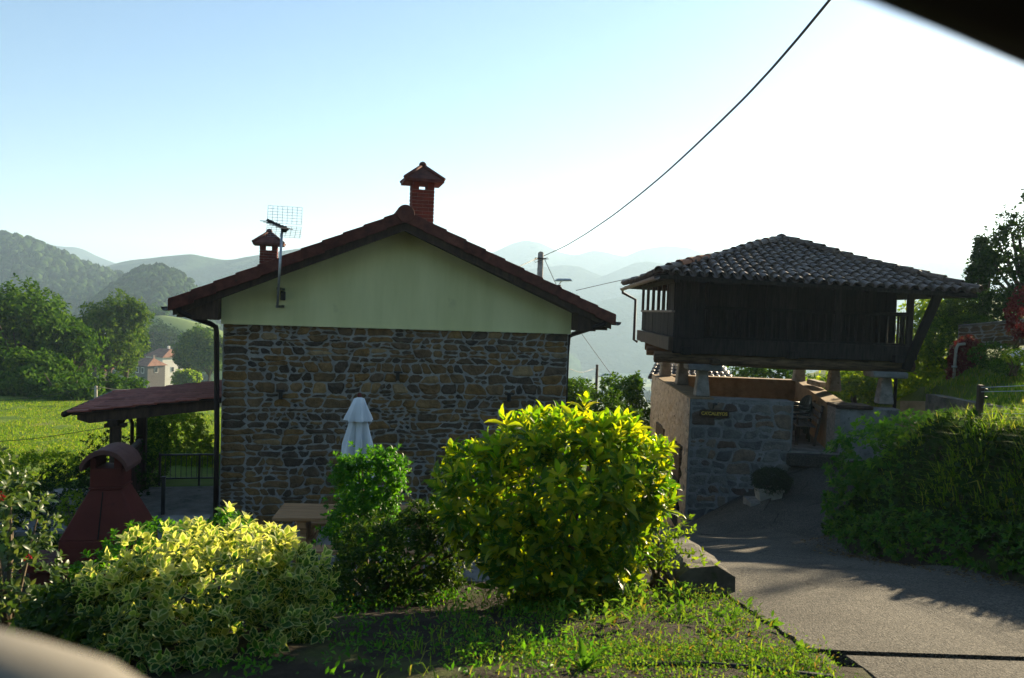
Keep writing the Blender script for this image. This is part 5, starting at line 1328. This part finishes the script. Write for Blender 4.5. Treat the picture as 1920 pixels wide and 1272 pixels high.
# meadow
n = 90000
yy = 15 + 33 * rng.random(n) ** 1.3; xx = -yy * rng.uniform(.36, .72, n)
keep = ~((xx > -9.5) & (yy < 19)); pts = onground(xx[keep], yy[keep])
v_ = vnoise(pts, .5, 8) + rng.normal(size=len(pts)) * .15
tag(blades('meadow_tufts', pts[v_ > .3][:2500], .26, .014, .9, MT['l_lime'], rng), 'taller tufts of weeds scattered over the meadow', 'weeds', kind='stuff')
pts = pts[v_ < .4]
tag(blades('meadow_grass', pts, .08, .012, .8, MT['l_grass'], rng), 'long sunlit meadow grass left of the porch', 'grass', kind='stuff')
# bank grass
n = 15000
yy = rng.uniform(5.4, 9.3, n); tt = rng.random(n); xx = np.interp(yy, [5, 6.5, 8, 10.6], [4.05, 4.05, 3.9, 4.3]) + .12 + tt * 2.6
cl = vnoise(np.stack([xx, yy, tt * 0], -1), 1.3, 4) + rng.normal(size=n) * .12
keep = cl > np.where(tt < .22, .05, -.15)
tag(blades('bank_grass', onground(xx[keep], yy[keep], -.02), .36, .006, 1.25, MT['l_grass'], rng), 'long arching grass on the road bank', 'grass', kind='stuff')
# leafy cover on the bank face
n = 17000
yy = rng.uniform(5.2, 10.4, n); tt = rng.random(n); xx = np.interp(yy, [5, 6.5, 8, 10.6], [4.05, 4.05, 3.9, 4.3]) + tt * 1.3 - .02
ps = onground(xx, yy, 0) + rng.normal(size=(n, 3)) * .05 + np.array([0, 0, .05]); d = unit(rng.normal(size=(n, 3)) + [-.7, -.5, .2]); nn = unit(np.cross(d, rnd_dirs(n, rng)))
tag(inst('ivy_cover', leaf_mesh('ivy_cover', ps, d, nn, rng.uniform(.05, .10, n), .6, LEAF2, MT['l_hedge'])), 'dark ivy and weeds covering the steep face of the road bank', 'ground cover', kind='stuff')
# litter along the road edge
n = 900
yy = rng.uniform(4.8, 10.6, n); xx = np.interp(yy, [5, 6.2, 7.5, 8.6, 10.6], [3.93, 3.88, 3.68, 3.83, 4.22]) - np.abs(rng.normal(size=n)) * .16
ps = onground(xx, yy, .024); d = unit(rng.normal(size=(n, 3)) * [1, 1, .15]); nn = unit(np.array([[0, 0, 1.]]) + rng.normal(size=(n, 3)) * .2); nn = unit(nn - d * (nn * d).sum(1, keepdims=True))
MT['l_dead'] = leafm('l_dead', [(0,(.05,.03,.015)),(.6,(.11,.07,.03)),(1,(.20,.15,.07))], .2, .8, spec=.05)
tag(inst('leaf_litter', leaf_mesh('leaf_litter', ps, d, nn, rng.uniform(.015, .05, n), .5, LEAF2, MT['l_dead'])), 'dry leaf litter along the road edge below the bank', 'leaf litter', kind='stuff')
# lawn and slope on the right
n = 16000
yy = rng.uniform(10.5, 20, n); xx = rng.uniform(.52, .70, n) * yy
tag(blades('lawn_grass', onground(xx, yy, -.02), .12, .008, .8, MT['l_grass'], rng), 'green grass on the sloping lawn at the right', 'grass', kind='stuff')
# foreground weeds: clumps of small leaves and fine blades
def weed_patch(name, label, region, nclump, per, hgt, L, mat, wr=.4, tm=LEAF2, seed=0, cond=None, sp=.07):
    rng = np.random.default_rng(seed); P_, D_, N_, L_ = [], [], [], []
    x = rng.uniform(region[0], region[1], nclump); y = rng.uniform(region[2], region[3], nclump)
    if cond is not None: k = cond(x, y, rng); x, y = x[k], y[k]
    c = onground(x, y); n = len(c)
    hv_ = hgt * rng.uniform(.4, 1.2, n)
    for i in range(per):
        s = rng.random(n); off = rng.normal(size=(n, 3)) * sp * [1, 1, 0]
        p = c + off + np.stack([0*s, 0*s, hv_ * s * (1 - np.linalg.norm(off, axis=1) / (sp * 4)).clip(.2, 1)], -1)
        d = unit(rng.normal(size=(n, 3)) + [0, 0, .5]); nn = rng.normal(size=(n, 3)) * .5 + [0, 0, 1]; nn = unit(nn - d * (nn * d).sum(1, keepdims=True))
        P_.append(p); D_.append(d); N_.append(nn); L_.append(rng.uniform(*L, n))
    return tag(inst(name, leaf_mesh(name, np.concatenate(P_), np.concatenate(D_), np.concatenate(N_), np.concatenate(L_), wr, tm, mat)), label, 'weeds', kind='stuff')
lit = lambda x, y, rng: (x < np.interp(y, [2, 3, 5, 6], [1.5, 1.42, 1.36, 1.2])) & (x > .12 - (y - 3) * .1 + rng.normal(size=len(x)) * .15)
weed_patch('clover_mat', 'low bright clover mat along the bottom of the bed by the road', (-.6, 1.5, 2.4, 3.75), 2600, 9, .05, (.008, .018), MT['l_weed'], .8, seed=1, cond=lit, sp=.03)
weed_patch('feathery_weeds', 'feathery green weeds scattered over the planting bed', (-1.0, 1.45, 3.2, 5.0), 420, 44, .15, (.012, .028), MT['l_weed'], .28, seed=2, sp=.05, cond=lambda x, y, rng: (x < np.interp(y, [3, 5], [1.42, 1.36])) & (rng.random(len(x)) < np.clip(.15 + .5 * (x + .3), .05, 1)))
weed_patch('broad_weeds', 'broad leaved weeds beside the kerb wall', (.3, 1.35, 3.8, 5.2), 32, 16, .18, (.04, .075), MT['l_weed'], .38, LEAF6, seed=3, sp=.05)
weed_patch('shade_weeds', 'sparse weeds in the shade under the shrubs', (-2.4, .4, 3.0, 5.4), 230, 14, .10, (.02, .045), MT['l_privet'], .4, seed=4, sp=.06)
bush('bindweed', 'tangle of pale leaved climbing weeds over the kerb wall', 'weeds', [B(1235,1020,5.4,.22,.25,.2), B(1180,1080,5.1,.25,.28,.16), B(1280,1000,5.6,.10,.14,.10), B(1300,1040,5.3,.12,.14,.07), B(1120,1110,4.9,.2,.2,.1)], 420, 4, (.03, .06), .45, MT['l_lime'], seed=44, lump=.5, gap=(5, -.15), stems=10, shell=(.4, 1.1))
rr_ = np.random.default_rng(9)
keep = 700
xx = rr_.uniform(-.5, 1.42, keep); yy = rr_.uniform(2.4, 5.2, keep)
tag(blades('bed_grass', onground(xx, yy), .09, .0028, 1.1, MT['l_grass'], rr_), 'thin grass blades scattered over the planting bed', 'grass', kind='stuff')
# plantain-like single weeds in the foreground
for i, (px, py, lb) in enumerate(((1095, 1262, 'upright narrow leaved weed at the bottom centre'), (1335, 1205, 'leafy weed rosette near the road edge'), (1500, 1225, 'round leaved weed beside the slab corner'), (10, 1180, 'bright strap leaved plant in the lower left corner'))):
    g0 = ground_at(px, py) if i < 3 else P(8, 1195, 3.2)
    if i == 3: g0 = Vector((g0.x, g0.y, h(g0.x, g0.y)))
    root = empty('weed_plant', g0, 0, lb, 'weed'); rg = np.random.default_rng(100 + i); k = 9
    az = rg.uniform(0, 6.28, k); th = rg.uniform(.25, 1.0, k); d = np.stack([np.cos(az) * np.sin(th), np.sin(az) * np.sin(th), np.cos(th)], -1)
    n_ = unit(np.stack([-np.cos(az) * np.cos(th), -np.sin(az) * np.cos(th), np.sin(th)], -1)); ln = rg.uniform(.10, .2, k) * (1.6, .75)[i != 3] * (.55 if i in (1, 2) else 1)
    lm = np_mesh('leaf', LEAFA[0], LEAFA[1], MT['l_lime'] if i == 3 else MT['l_weed'], False, np.stack([LEAFA[2], LEAFA[0][:, 1]], -1)); wr = .22 if i in (0, 3) else .5
    for j in range(k):
        s_ = np.cross(d[j], n_[j]) * ln[j] * wr; dd = d[j] * ln[j]; n3 = n_[j] * ln[j]
        inst('leaf', lm, root, mw=Matrix(((s_[0], dd[0], n3[0], 0), (s_[1], dd[1], n3[1], 0), (s_[2], dd[2], n3[2], 0), (0, 0, 0, 1))))

# ------------------------------------------------------------------ background trees on the left
def btree(label, px, top, D, rx, hgt, n, mat, seed, L=(.28, .55), group='trees beyond the meadow', name='broadleaf_tree'):
    tp = P(px, top, D); rz = hgt * .42; rng_ = random.Random(seed)
    c = Vector((tp.x, D, tp.z - rz)); blobs = [(c, rx, rx, rz)]
    for i in range(7):
        a = rng_.uniform(0, 6.28); q = rng_.uniform(.35, .75)
        blobs.append((c + Vector((math.cos(a) * rx * q, math.sin(a) * rx * q, rng_.uniform(-.75, .5) * rz)), rx * rng_.uniform(.35, .6), rx * .5, rz * rng_.uniform(.3, .5)))
    base = Vector((tp.x, D, min(h(tp.x, D), tp.z - hgt * .9)))
    return tree(name, label, blobs, int(n * 1.5), L, mat, base, seed, 4, group, (.35, -.3), .25, LEAF2, (.45, 1.05), .35, 1.9)
btree('largest dark green tree at the left edge beyond the meadow', 35, 530, 58, 3.6, 9.5, 4200, MT['l_tree'], 201)
btree('dark green tree overlapping the right side of the largest left edge tree', 118, 582, 60, 2.5, 7.6, 3000, MT['l_tree'], 202)
btree('low round tree in front of the left edge trees', 60, 660, 52, 2.6, 4.6, 2600, MT['l_tree'], 203)
btree('tall open tree in front of the far white house', 205, 556, 80, 3.2, 9.0, 3600, MT['l_tree2'], 204, (.3, .55))
btree('right half companion of the tall open tree', 236, 582, 84, 2.0, 7.6, 2400, MT['l_tree2'], 205, (.3, .55))
btree('bushy tree left of the field telephone pole', 125, 700, 50, 2.0, 3.2, 1800, MT['l_tree'], 206)
btree('bushy tree right of the field telephone pole', 215, 705, 54, 2.0, 2.8, 1700, MT['l_tree'], 207)
btree('tree right of the far white house', 372, 612, 150, 3.6, 9.5, 2600, MT['l_tree'], 208, (.5, .9))
btree('tree touching the left eave of the stone house from behind', 392, 618, 140, 4.2, 8.5, 2400, MT['l_tree2'], 209, (.5, .9))
btree('dark tree behind the far white house', 300, 605, 230, 7.0, 15, 2200, MT['l_hedge'], 210, (.7, 1.2))
btree('small bush below the far white house', 352, 694, 120, 1.8, 2.6, 900, MT['l_lime'], 211, (.4, .7))
btree('lone round tree on the far sunny meadow', 293, 571, 330, 4.4, 8, 900, MT['l_tree'], 212, (.7, 1.2))
btree('tall tree behind the left edge trees', 70, 540, 72, 3.0, 10, 2600, MT['l_tree2'], 213)
btree('left edge tree cut off by the picture edge', -30, 560, 62, 3.2, 9, 2400, MT['l_tree'], 214)
# far meadow knoll
hill('knoll', 300, [(170,640),(240,600),(270,590),(300,585),(340,592),(400,610),(470,640)], 60, pm('meadow', (.10,.16,.03), (.17,.24,.05), .08, 1, .3, 2, .1), .03, base=-45, nx=40, ny=16)
# woods on the hills and hedgerow trees in the valley: one mass
def forest(name, label, pts, rng, hmin, hmax, conif, mat):
    n = len(pts); hgt = rng.uniform(hmin, hmax, n); con = rng.random(n) < conif
    w = hgt * np.where(con, .24, .42)
    zs = np.array([0., .3, .65, .88, 1.0]); rc = np.array([.6, 1., .55, .25, .02]); rr2 = np.array([.45, .95, 1., .62, .05]); K = 7
    prof = np.where(con[:, None], rc[None], rr2[None]) * w[:, None]
    V = np.zeros((n, 5, K, 3)); t = np.arange(K) / K * 2 * math.pi
    jit = 1 + rng.normal(size=(n, 5, K)) * .22
    V[..., 0] = pts[:, None, None, 0] + prof[:, :, None] * np.cos(t) * jit
    V[..., 1] = pts[:, None, None, 1] + prof[:, :, None] * np.sin(t) * jit
    V[..., 2] = pts[:, None, None, 2] - hgt[:, None, None] * .1 + (zs[None] * hgt[:, None])[:, :, None] * (1 + rng.normal(size=(n, 5, K)) * .05)
    id0 = np.arange(5 * K).reshape(5, K); q = np.stack([id0[:-1], np.roll(id0, -1, 1)[:-1], np.roll(id0, -1, 1)[1:], id0[1:]], -1).reshape(-1, 4)
    Fc = (q[None] + (np.arange(n) * 5 * K)[:, None, None]).reshape(-1, 4)
    return tag(inst(name, np_mesh(name, V.reshape(-1, 3), Fc, mat)), label, 'forest', kind='stuff')
MT['forest'] = pm('forest', (.7,.7,.7), (1.3,1.3,1.3), .25, 1, .8, .8, .6, island=True, spec=0, palette=[(0,(.018,.036,.014)),(.5,(.032,.062,.02)),(1,(.06,.10,.028))])
rng = np.random.default_rng(3)
def pick(V, n, j0, j1, i0=0, i1=None):
    j = rng.uniform(j0, j1, n); i = rng.uniform(i0, (i1 or V.shape[1] - 1), n)
    ja, ia = j.astype(int).clip(0, V.shape[0] - 2), i.astype(int).clip(0, V.shape[1] - 2); a, b = (j - ja)[:, None], (i - ia)[:, None]
    return (V[ja, ia] * (1-a) * (1-b) + V[ja+1, ia] * a * (1-b) + V[ja, ia+1] * (1-a) * b + V[ja+1, ia+1] * a * b)
pts = pick(hA, 11000, 4, 31, 40); v = vnoise(pts, .006, 2); pts = pts[(v > -.28)]
forest('forest', 'hazy wooded hillside at the far left', pts, rng, 5, 9.5, .5, MT['forest'])
pts = pick(hB, 3600, 3, 23, 0, 118); forest('forest', 'woods on the rounded hillock left of the house', pts, rng, 4, 7.5, .3, MT['forest'])
x = rng.uniform(-20, 420, 900); y = rng.uniform(350, 1500, 900); pts = onground(x, y); pts = pts[vnoise(pts, .008, 9) > .12]
forest('valley_trees', 'scattered trees and hedgerows on the misty valley floor', pts, rng, 5, 10, .1, MT['forest'])
x = rng.uniform(-130, -40, 260); y = rng.uniform(255, 430, 260); pts = onground(x, y)
forest('valley_trees', 'tree belt around the far houses left of the stone house', pts[(vnoise(pts, .02, 3) > -.1)], rng, 5, 9, .1, MT['forest'])

x = rng.uniform(-55, 55, 700); y = rng.uniform(-100, -16, 700); pts = onground(x, y)  # trees out of view behind the camera, added to cut the sky fill
forest('forest', 'unseen wooded slope added behind the viewpoint to block sky light', pts[np.abs(x) < 8 + .55 * -y], rng, 5, 10, .1, MT['forest'])

# ------------------------------------------------------------------ poles, lamps, cables
pt = P(1014, 476, 30); pbz = h(pt.x, 30)
pole = empty('utility_pole', (pt.x, 30, pbz), 0, 'round concrete utility pole rising behind the roof of the stone house', 'pole')
hh = pt.z - pbz
MB().tube([(0, 0, -.3), (0, 0, hh * .5), (0, 0, hh)], [.17, .13, .105], 12).build('shaft', MT['pale_stone'], pole, True)
MB().lathe([(.105, 0), (.09, .05), (.03, .08)], (0, 0, hh), 12).build('pole_cap', MT['pale_stone'], pole, True)
MB().bar((-.22, -.1, hh - .18), (.22, -.1, hh - .18), .04, .04).build('bracket', MT['metal_black'], pole)
MB().tube([(-.1, -.05, hh - .2), (-.26, -.1, hh - .26), (-.2, -.1, hh - .34), (.1, -.1, hh - .22), (.3, -.1, hh - .19), (.22, -.1, hh - .13)], .012, 5).build('cable_loop', MT['wire'], pole)
def lamp(name, label, px, py, D, polepx=None, ptop=None):
    hp_ = P(px, py, D)
    root = empty(name, (P(polepx or px, py, D).x, D, h(hp_.x, D)), 0, label, 'street lamp')
    b = Vector(root.location); L_ = hp_ - b
    if polepx:
        MB().tube([(0, 0, -.2), (0, 0, P(polepx, ptop, D).z - b.z)], [.10, .07], 8).build('pole', MT['wood_dark'], root, True)
    MB().tube([(0 if polepx else -.55, 0, L_.z - .15), (L_.x * .5 if polepx else -.3, 0, L_.z - .05), (L_.x - .1, 0, L_.z)], .025, 6).build('arm', MT['galv'], root, True)
    s = .38
    MB().add([(L_.x - s, -.12, L_.z - .06), (L_.x + s, -.12, L_.z - .02), (L_.x + s, .12, L_.z - .02), (L_.x - s, .12, L_.z - .06), (L_.x - s * .7, -.08, L_.z + .06), (L_.x + s * .8, -.08, L_.z + .08), (L_.x + s * .8, .08, L_.z + .08), (L_.x - s * .7, .08, L_.z + .06)], [(0,3,2,1),(0,1,5,4),(1,2,6,5),(2,3,7,6),(3,0,4,7),(4,5,6,7)]).build('lamp_head', MT['galv'], root, bevel=.03)
    return root
r_ = lamp('street_lamp', 'silver street lamp head peeking over the right roof slope of the stone house', 1056, 526, 33, 1049, 534)
lamp('street_lamp', 'slender dark lamp pole with silver head right of the stone house', 1141, 703, 42, 1119, 684)
def cable(label, pts, r=.008, n=5, name='overhead_cable'):
    Q = []
    for i in range(len(pts) - 1):
        for t in np.linspace(0, 1, 6)[:-1]:
            a, b = pts[i], pts[i+1]; Q.append((a[0] + (b[0]-a[0])*t, a[1] + (b[1]-a[1])*t, 1 / (1/a[2] + (1/b[2] - 1/a[2])*t)))
    Q.append(pts[-1])
    W_ = [P(*q) for q in Q]
    for _ in range(2): W_ = [W_[0]] + [(W_[i-1] + W_[i] * 2 + W_[i+1]) / 4 for i in range(1, len(W_) - 1)] + [W_[-1]]
    return tag(MB().tube(W_, r, n).build(name, MT['wire'], None, True), label, 'cable', 'overhead cables')
dl = lambda x: 1 / (1/30 + (1/6.5 - 1/30) * (x - 1016) / 540.)
cable('thick overhead cable climbing from the utility pole to the top right', [(x, y, dl(x)) for x, y in ((1020,480),(1060,462),(1100,438),(1150,404),(1200,365),(1250,323),(1300,277),(1350,229),(1400,180),(1450,126),(1500,68),(1556,0),(1640,-105))], .0125, 7)
cable('cable from the utility pole running left behind the roof', [(1010, 483, 30), (985, 495, 27), (930, 520, 24)], .012)
cable('thin cable between the house roof and the granary eave', [(1080, 545, 15.5), (1140, 531, 16.2), (1206, 517, 17)], .006)
cable('thin stay wire slanting down from the utility pole past the eave', [(1022, 488, 30), (1075, 605, 33), (1155, 715, 37), (1200, 770, 40)], .012)
cable('thin cable between the slender lamp pole and the stone house', [(1119, 690, 42), (1090, 700, 38), (1062, 690, 30)], .01)
tp = P(180, 724, 46)
fp = empty('telephone_pole', (tp.x, 46, h(tp.x, 46)), 0, 'thin pale telephone pole in front of the bushy trees on the meadow', 'pole')
MB().tube([(0, 0, -.2), (0, 0, tp.z - h(tp.x, 46))], [.11, .08], 8).build('shaft', MT['pot'], fp, True)
MB().bar((-.25, 0, tp.z - h(tp.x, 46) - .15), (.25, 0, tp.z - h(tp.x, 46) - .15), .05, .05).build('crossarm', MT['wood_grey'], fp)
cable('pale telephone cable running left from the meadow pole', [(-60, 757, 46), (60, 746, 46), (120, 737, 46), (178, 725, 46)], .014)
cable('short telephone cable running right from the meadow pole', [(182, 725, 46), (215, 731, 48), (260, 730, 52)], .014)
cable('dark service cable crossing the meadow to the stone house', [(-60, 832, 17), (60, 824, 17), (200, 802, 17), (300, 778, 16.5), (404, 746, 15.5)], .007)

# ------------------------------------------------------------------ buildings in the distance
def far_house(name, label, px, py, D, w, d, hw_, hr, rz, wallm, roofm, wins, porch_=False):
    c = P(px, py, D); root = empty(name, c, rz, label, 'house')
    MB().box(-w/2, w/2, -d/2, d/2, -3, hw_).build('wall', wallm, root)
    rf = MB().add([(-w/2-.4,-d/2-.5,hw_-.1),(w/2+.4,-d/2-.5,hw_-.1),(w/2+.4,d/2+.5,hw_-.1),(-w/2-.4,d/2+.5,hw_-.1),(-w/2+.9,0,hw_+hr),(w/2-.9,0,hw_+hr)], [(0,3,2,1),(0,1,5,4),(1,2,5),(2,3,4,5),(3,0,4)]).build('roof', roofm, root)
    MB().box(.4, .9, .3, .8, hw_ + hr * .5, hw_ + hr + .6).build('chimney', wallm, rf)
    for (x, z) in wins:
        wnd = MB().box(x - .45, x + .45, -d/2 - .05, -d/2 + .1, z - .65, z + .65).build('window', MT['white_wall'], root)
        MB().box(x - .33, x + .33, -d/2 - .07, -d/2 - .03, z - .52, z + .52).build('pane', MT['window'], wnd)
    for z in (1.6, 4.2):
        if z < hw_ - .7:
            wnd = MB().box(w/2 - .1, w/2 + .05, -.5, .4, z - .65, z + .65).build('window', MT['white_wall'], root); MB().box(w/2 + .03, w/2 + .07, -.38, .28, z - .52, z + .52).build('pane', MT['window'], wnd)
    return root
MT['roof_far'] = pm('roof_far', (.20,.10,.07), (.34,.18,.12), 1.2, .9, .4, 4, .05)
MT['roof_orange'] = pm('roof_orange', (.40,.16,.08), (.5,.22,.11), 1.2, .9, .2, 4, .05)
far_house('far_house', 'far white house with brown tiled hip roof among the trees', 308, 704, 190, 5.5, 6, 4.6, 1.8, R(-25), MT['white_wall'], MT['roof_far'], ((-1.4, 3.2), (.6, 3.2), (1.8, 1.2)))
r_ = far_house('far_granary', 'far grey wooden granary beside the far white house', 279, 706, 175, 4.6, 4.6, 2.6, 1.5, R(-25), MT['wood_grey'], MT['roof_far'], ((-.8, 1.5), (.8, 1.5)))
far_house('far_shed', 'far shed with dark red roof left of the tall open tree', 178, 706, 105, 3.0, 3.0, 1.0, .8, R(10), MT['wood_old'], MT['tile_red'], ((.5, .3),))
far_house('far_house', 'tiny distant house with orange roof on the sunny meadow', 314, 614, 420, 9, 8, 3, 2.2, 0, MT['white_wall'], MT['roof_orange'], ((-2, 1.5), (2, 1.5)))
far_house('far_house', 'tiny pale distant house above the trees near the left eave', 366, 646, 300, 6, 5, 3, 1.8, R(20), MT['white_wall'], MT['roof_orange'], ((-1.4, 1.5), (1.4, 1.5)))
far_house('far_house', 'distant pale house glimpsed through the tall open tree', 222, 622, 210, 6, 6, 4, 1.8, R(10), MT['white_wall'], MT['roof_orange'], ((-1.5, 2), (1.5, 2)))
# terrace wall across the meadow
tw = empty('terrace_wall', P(285, 780, 42), 0, 'long low stone terrace wall crossing the meadow behind the porch', 'wall')
a, b = P(270, 772, 42) - tw.location, P(420, 752, 44) - tw.location
for k in range(2): MB().bar(a.lerp(b, k * .5), a.lerp(b, k * .5 + .498), .5, .6).build('wall_section', MT['pale_stone'], tw, bevel=.05)
# tiled shed beyond the granary base
sp_ = P(1300, 716, 27)
shed = empty('tiled_shed', sp_, R(-12), 'low shed with old tiled roof seen between the granary pillars', 'shed')
sw = 2.2
MB().box(-1.3, 1.1, 0, 2.2, -2.5, .1).build('wall', MT['render_ochre'], shed)
E0, E1, T0, T1 = Vector((-1.5, -.3, .12)), Vector((1.35, -.3, .05)), Vector((-1.3, 1.4, .55)), Vector((.95, 1.4, .50))
rf = MB().add([E0, E1, T1, T0, E0 - Vector((0,0,.08)), E1 - Vector((0,0,.08)), T1 - Vector((0,0,.08)), T0 - Vector((0,0,.08))], [(0,1,2,3),(7,6,5,4),(0,4,5,1),(1,5,6,2),(2,6,7,3),(3,7,4,0)]).build('roof', MT['tile_old'], shed)
ed = (E1 - E0).normalized(); upd = (T0 - E0).normalized(); nrm = ed.cross(upd).normalized()
for cI in range(14):
    for k in range(5):
        o = E0 + (E1 - E0) * ((cI + .5) / 14) + (T0.lerp(T1, (cI + .5) / 14) - E0.lerp(E1, (cI + .5) / 14)) * (k / 5) + nrm * .03
        X, Y = ed, (upd - nrm * .05).normalized(); X = (X - Y * X.dot(Y)).normalized(); Z = X.cross(Y)
        inst('roof_tile', tile_me, rf, mw=Matrix(((X.x, Y.x, Z.x, o.x), (X.y, Y.y, Z.y, o.y), (X.z, Y.z, Z.z, o.z), (0, 0, 0, 1))))

# ------------------------------------------------------------------ the car window the picture is taken from
door = empty('car_door', (0, .3, -.55), 0, 'blurred car door with beige window sill and black upper frame close to the lens', 'car door')
o = Vector(door.location)
def q3(px, py, D=.3): return P(px, py, D) - o
MB().tube([q3(-260, -680) + Vector((0, 0, .03)), q3(1640, -40) + Vector((-.008, 0, .0345)), q3(1920, 58) + Vector((-.012, 0, .033)), q3(2200, 170) + Vector((-.014, 0, .032))], .035, 14).build('upper_frame', MT['car_black'], door, True)
MB().tube([q3(-300, 1128) + Vector((0, .0, -.03)), q3(0, 1202) + Vector((0, 0, -.03)), q3(150, 1248) + Vector((-.006, 0, -.028)), q3(270, 1318) + Vector((-.012, 0, -.026)), q3(420, 1390) + Vector((-.014, 0, -.026))], .03, 14).build('window_sill', MT['car_beige'], door, True)
MB().tube([q3(-300, 1128) + Vector((0, 0, -.03)), q3(-280, 200), q3(-260, -680) + Vector((0, 0, .03))], .025, 12).build('window_pillar', MT['car_black'], door, True)
MB().tube([q3(2200, 170) + Vector((-.014, 0, .032)), q3(2230, 1200), q3(2230, 1700)], .025, 12).build('window_pillar', MT['car_black'], door, True)
MB().box(-.27, .26, -.03, .03, .0, .36).build('door_panel', MT['car_beige'], door, bevel=.015)

# ------------------------------------------------------------------ haze
hm = bpy.data.materials.new('haze_air'); hm.use_nodes = True; nt = hm.node_tree
for n_ in list(nt.nodes):
    if n_.type != 'OUTPUT_MATERIAL': nt.nodes.remove(n_)
pv = nt.nodes.new('ShaderNodeVolumePrincipled'); pv.inputs['Color'].default_value = (.57, .78, 1.0, 1); pv.inputs['Density'].default_value = HAZE; pv.inputs['Anisotropy'].default_value = .25
nt.links.new(pv.outputs[0], [n_ for n_ in nt.nodes if n_.type == 'OUTPUT_MATERIAL'][0].inputs['Volume'])
hz = MB().box(-4800, 4800, -400, 3800, -100, 262).build('haze', hm); tag(hz, 'pale summer haze filling the valley', 'haze', kind='stuff')
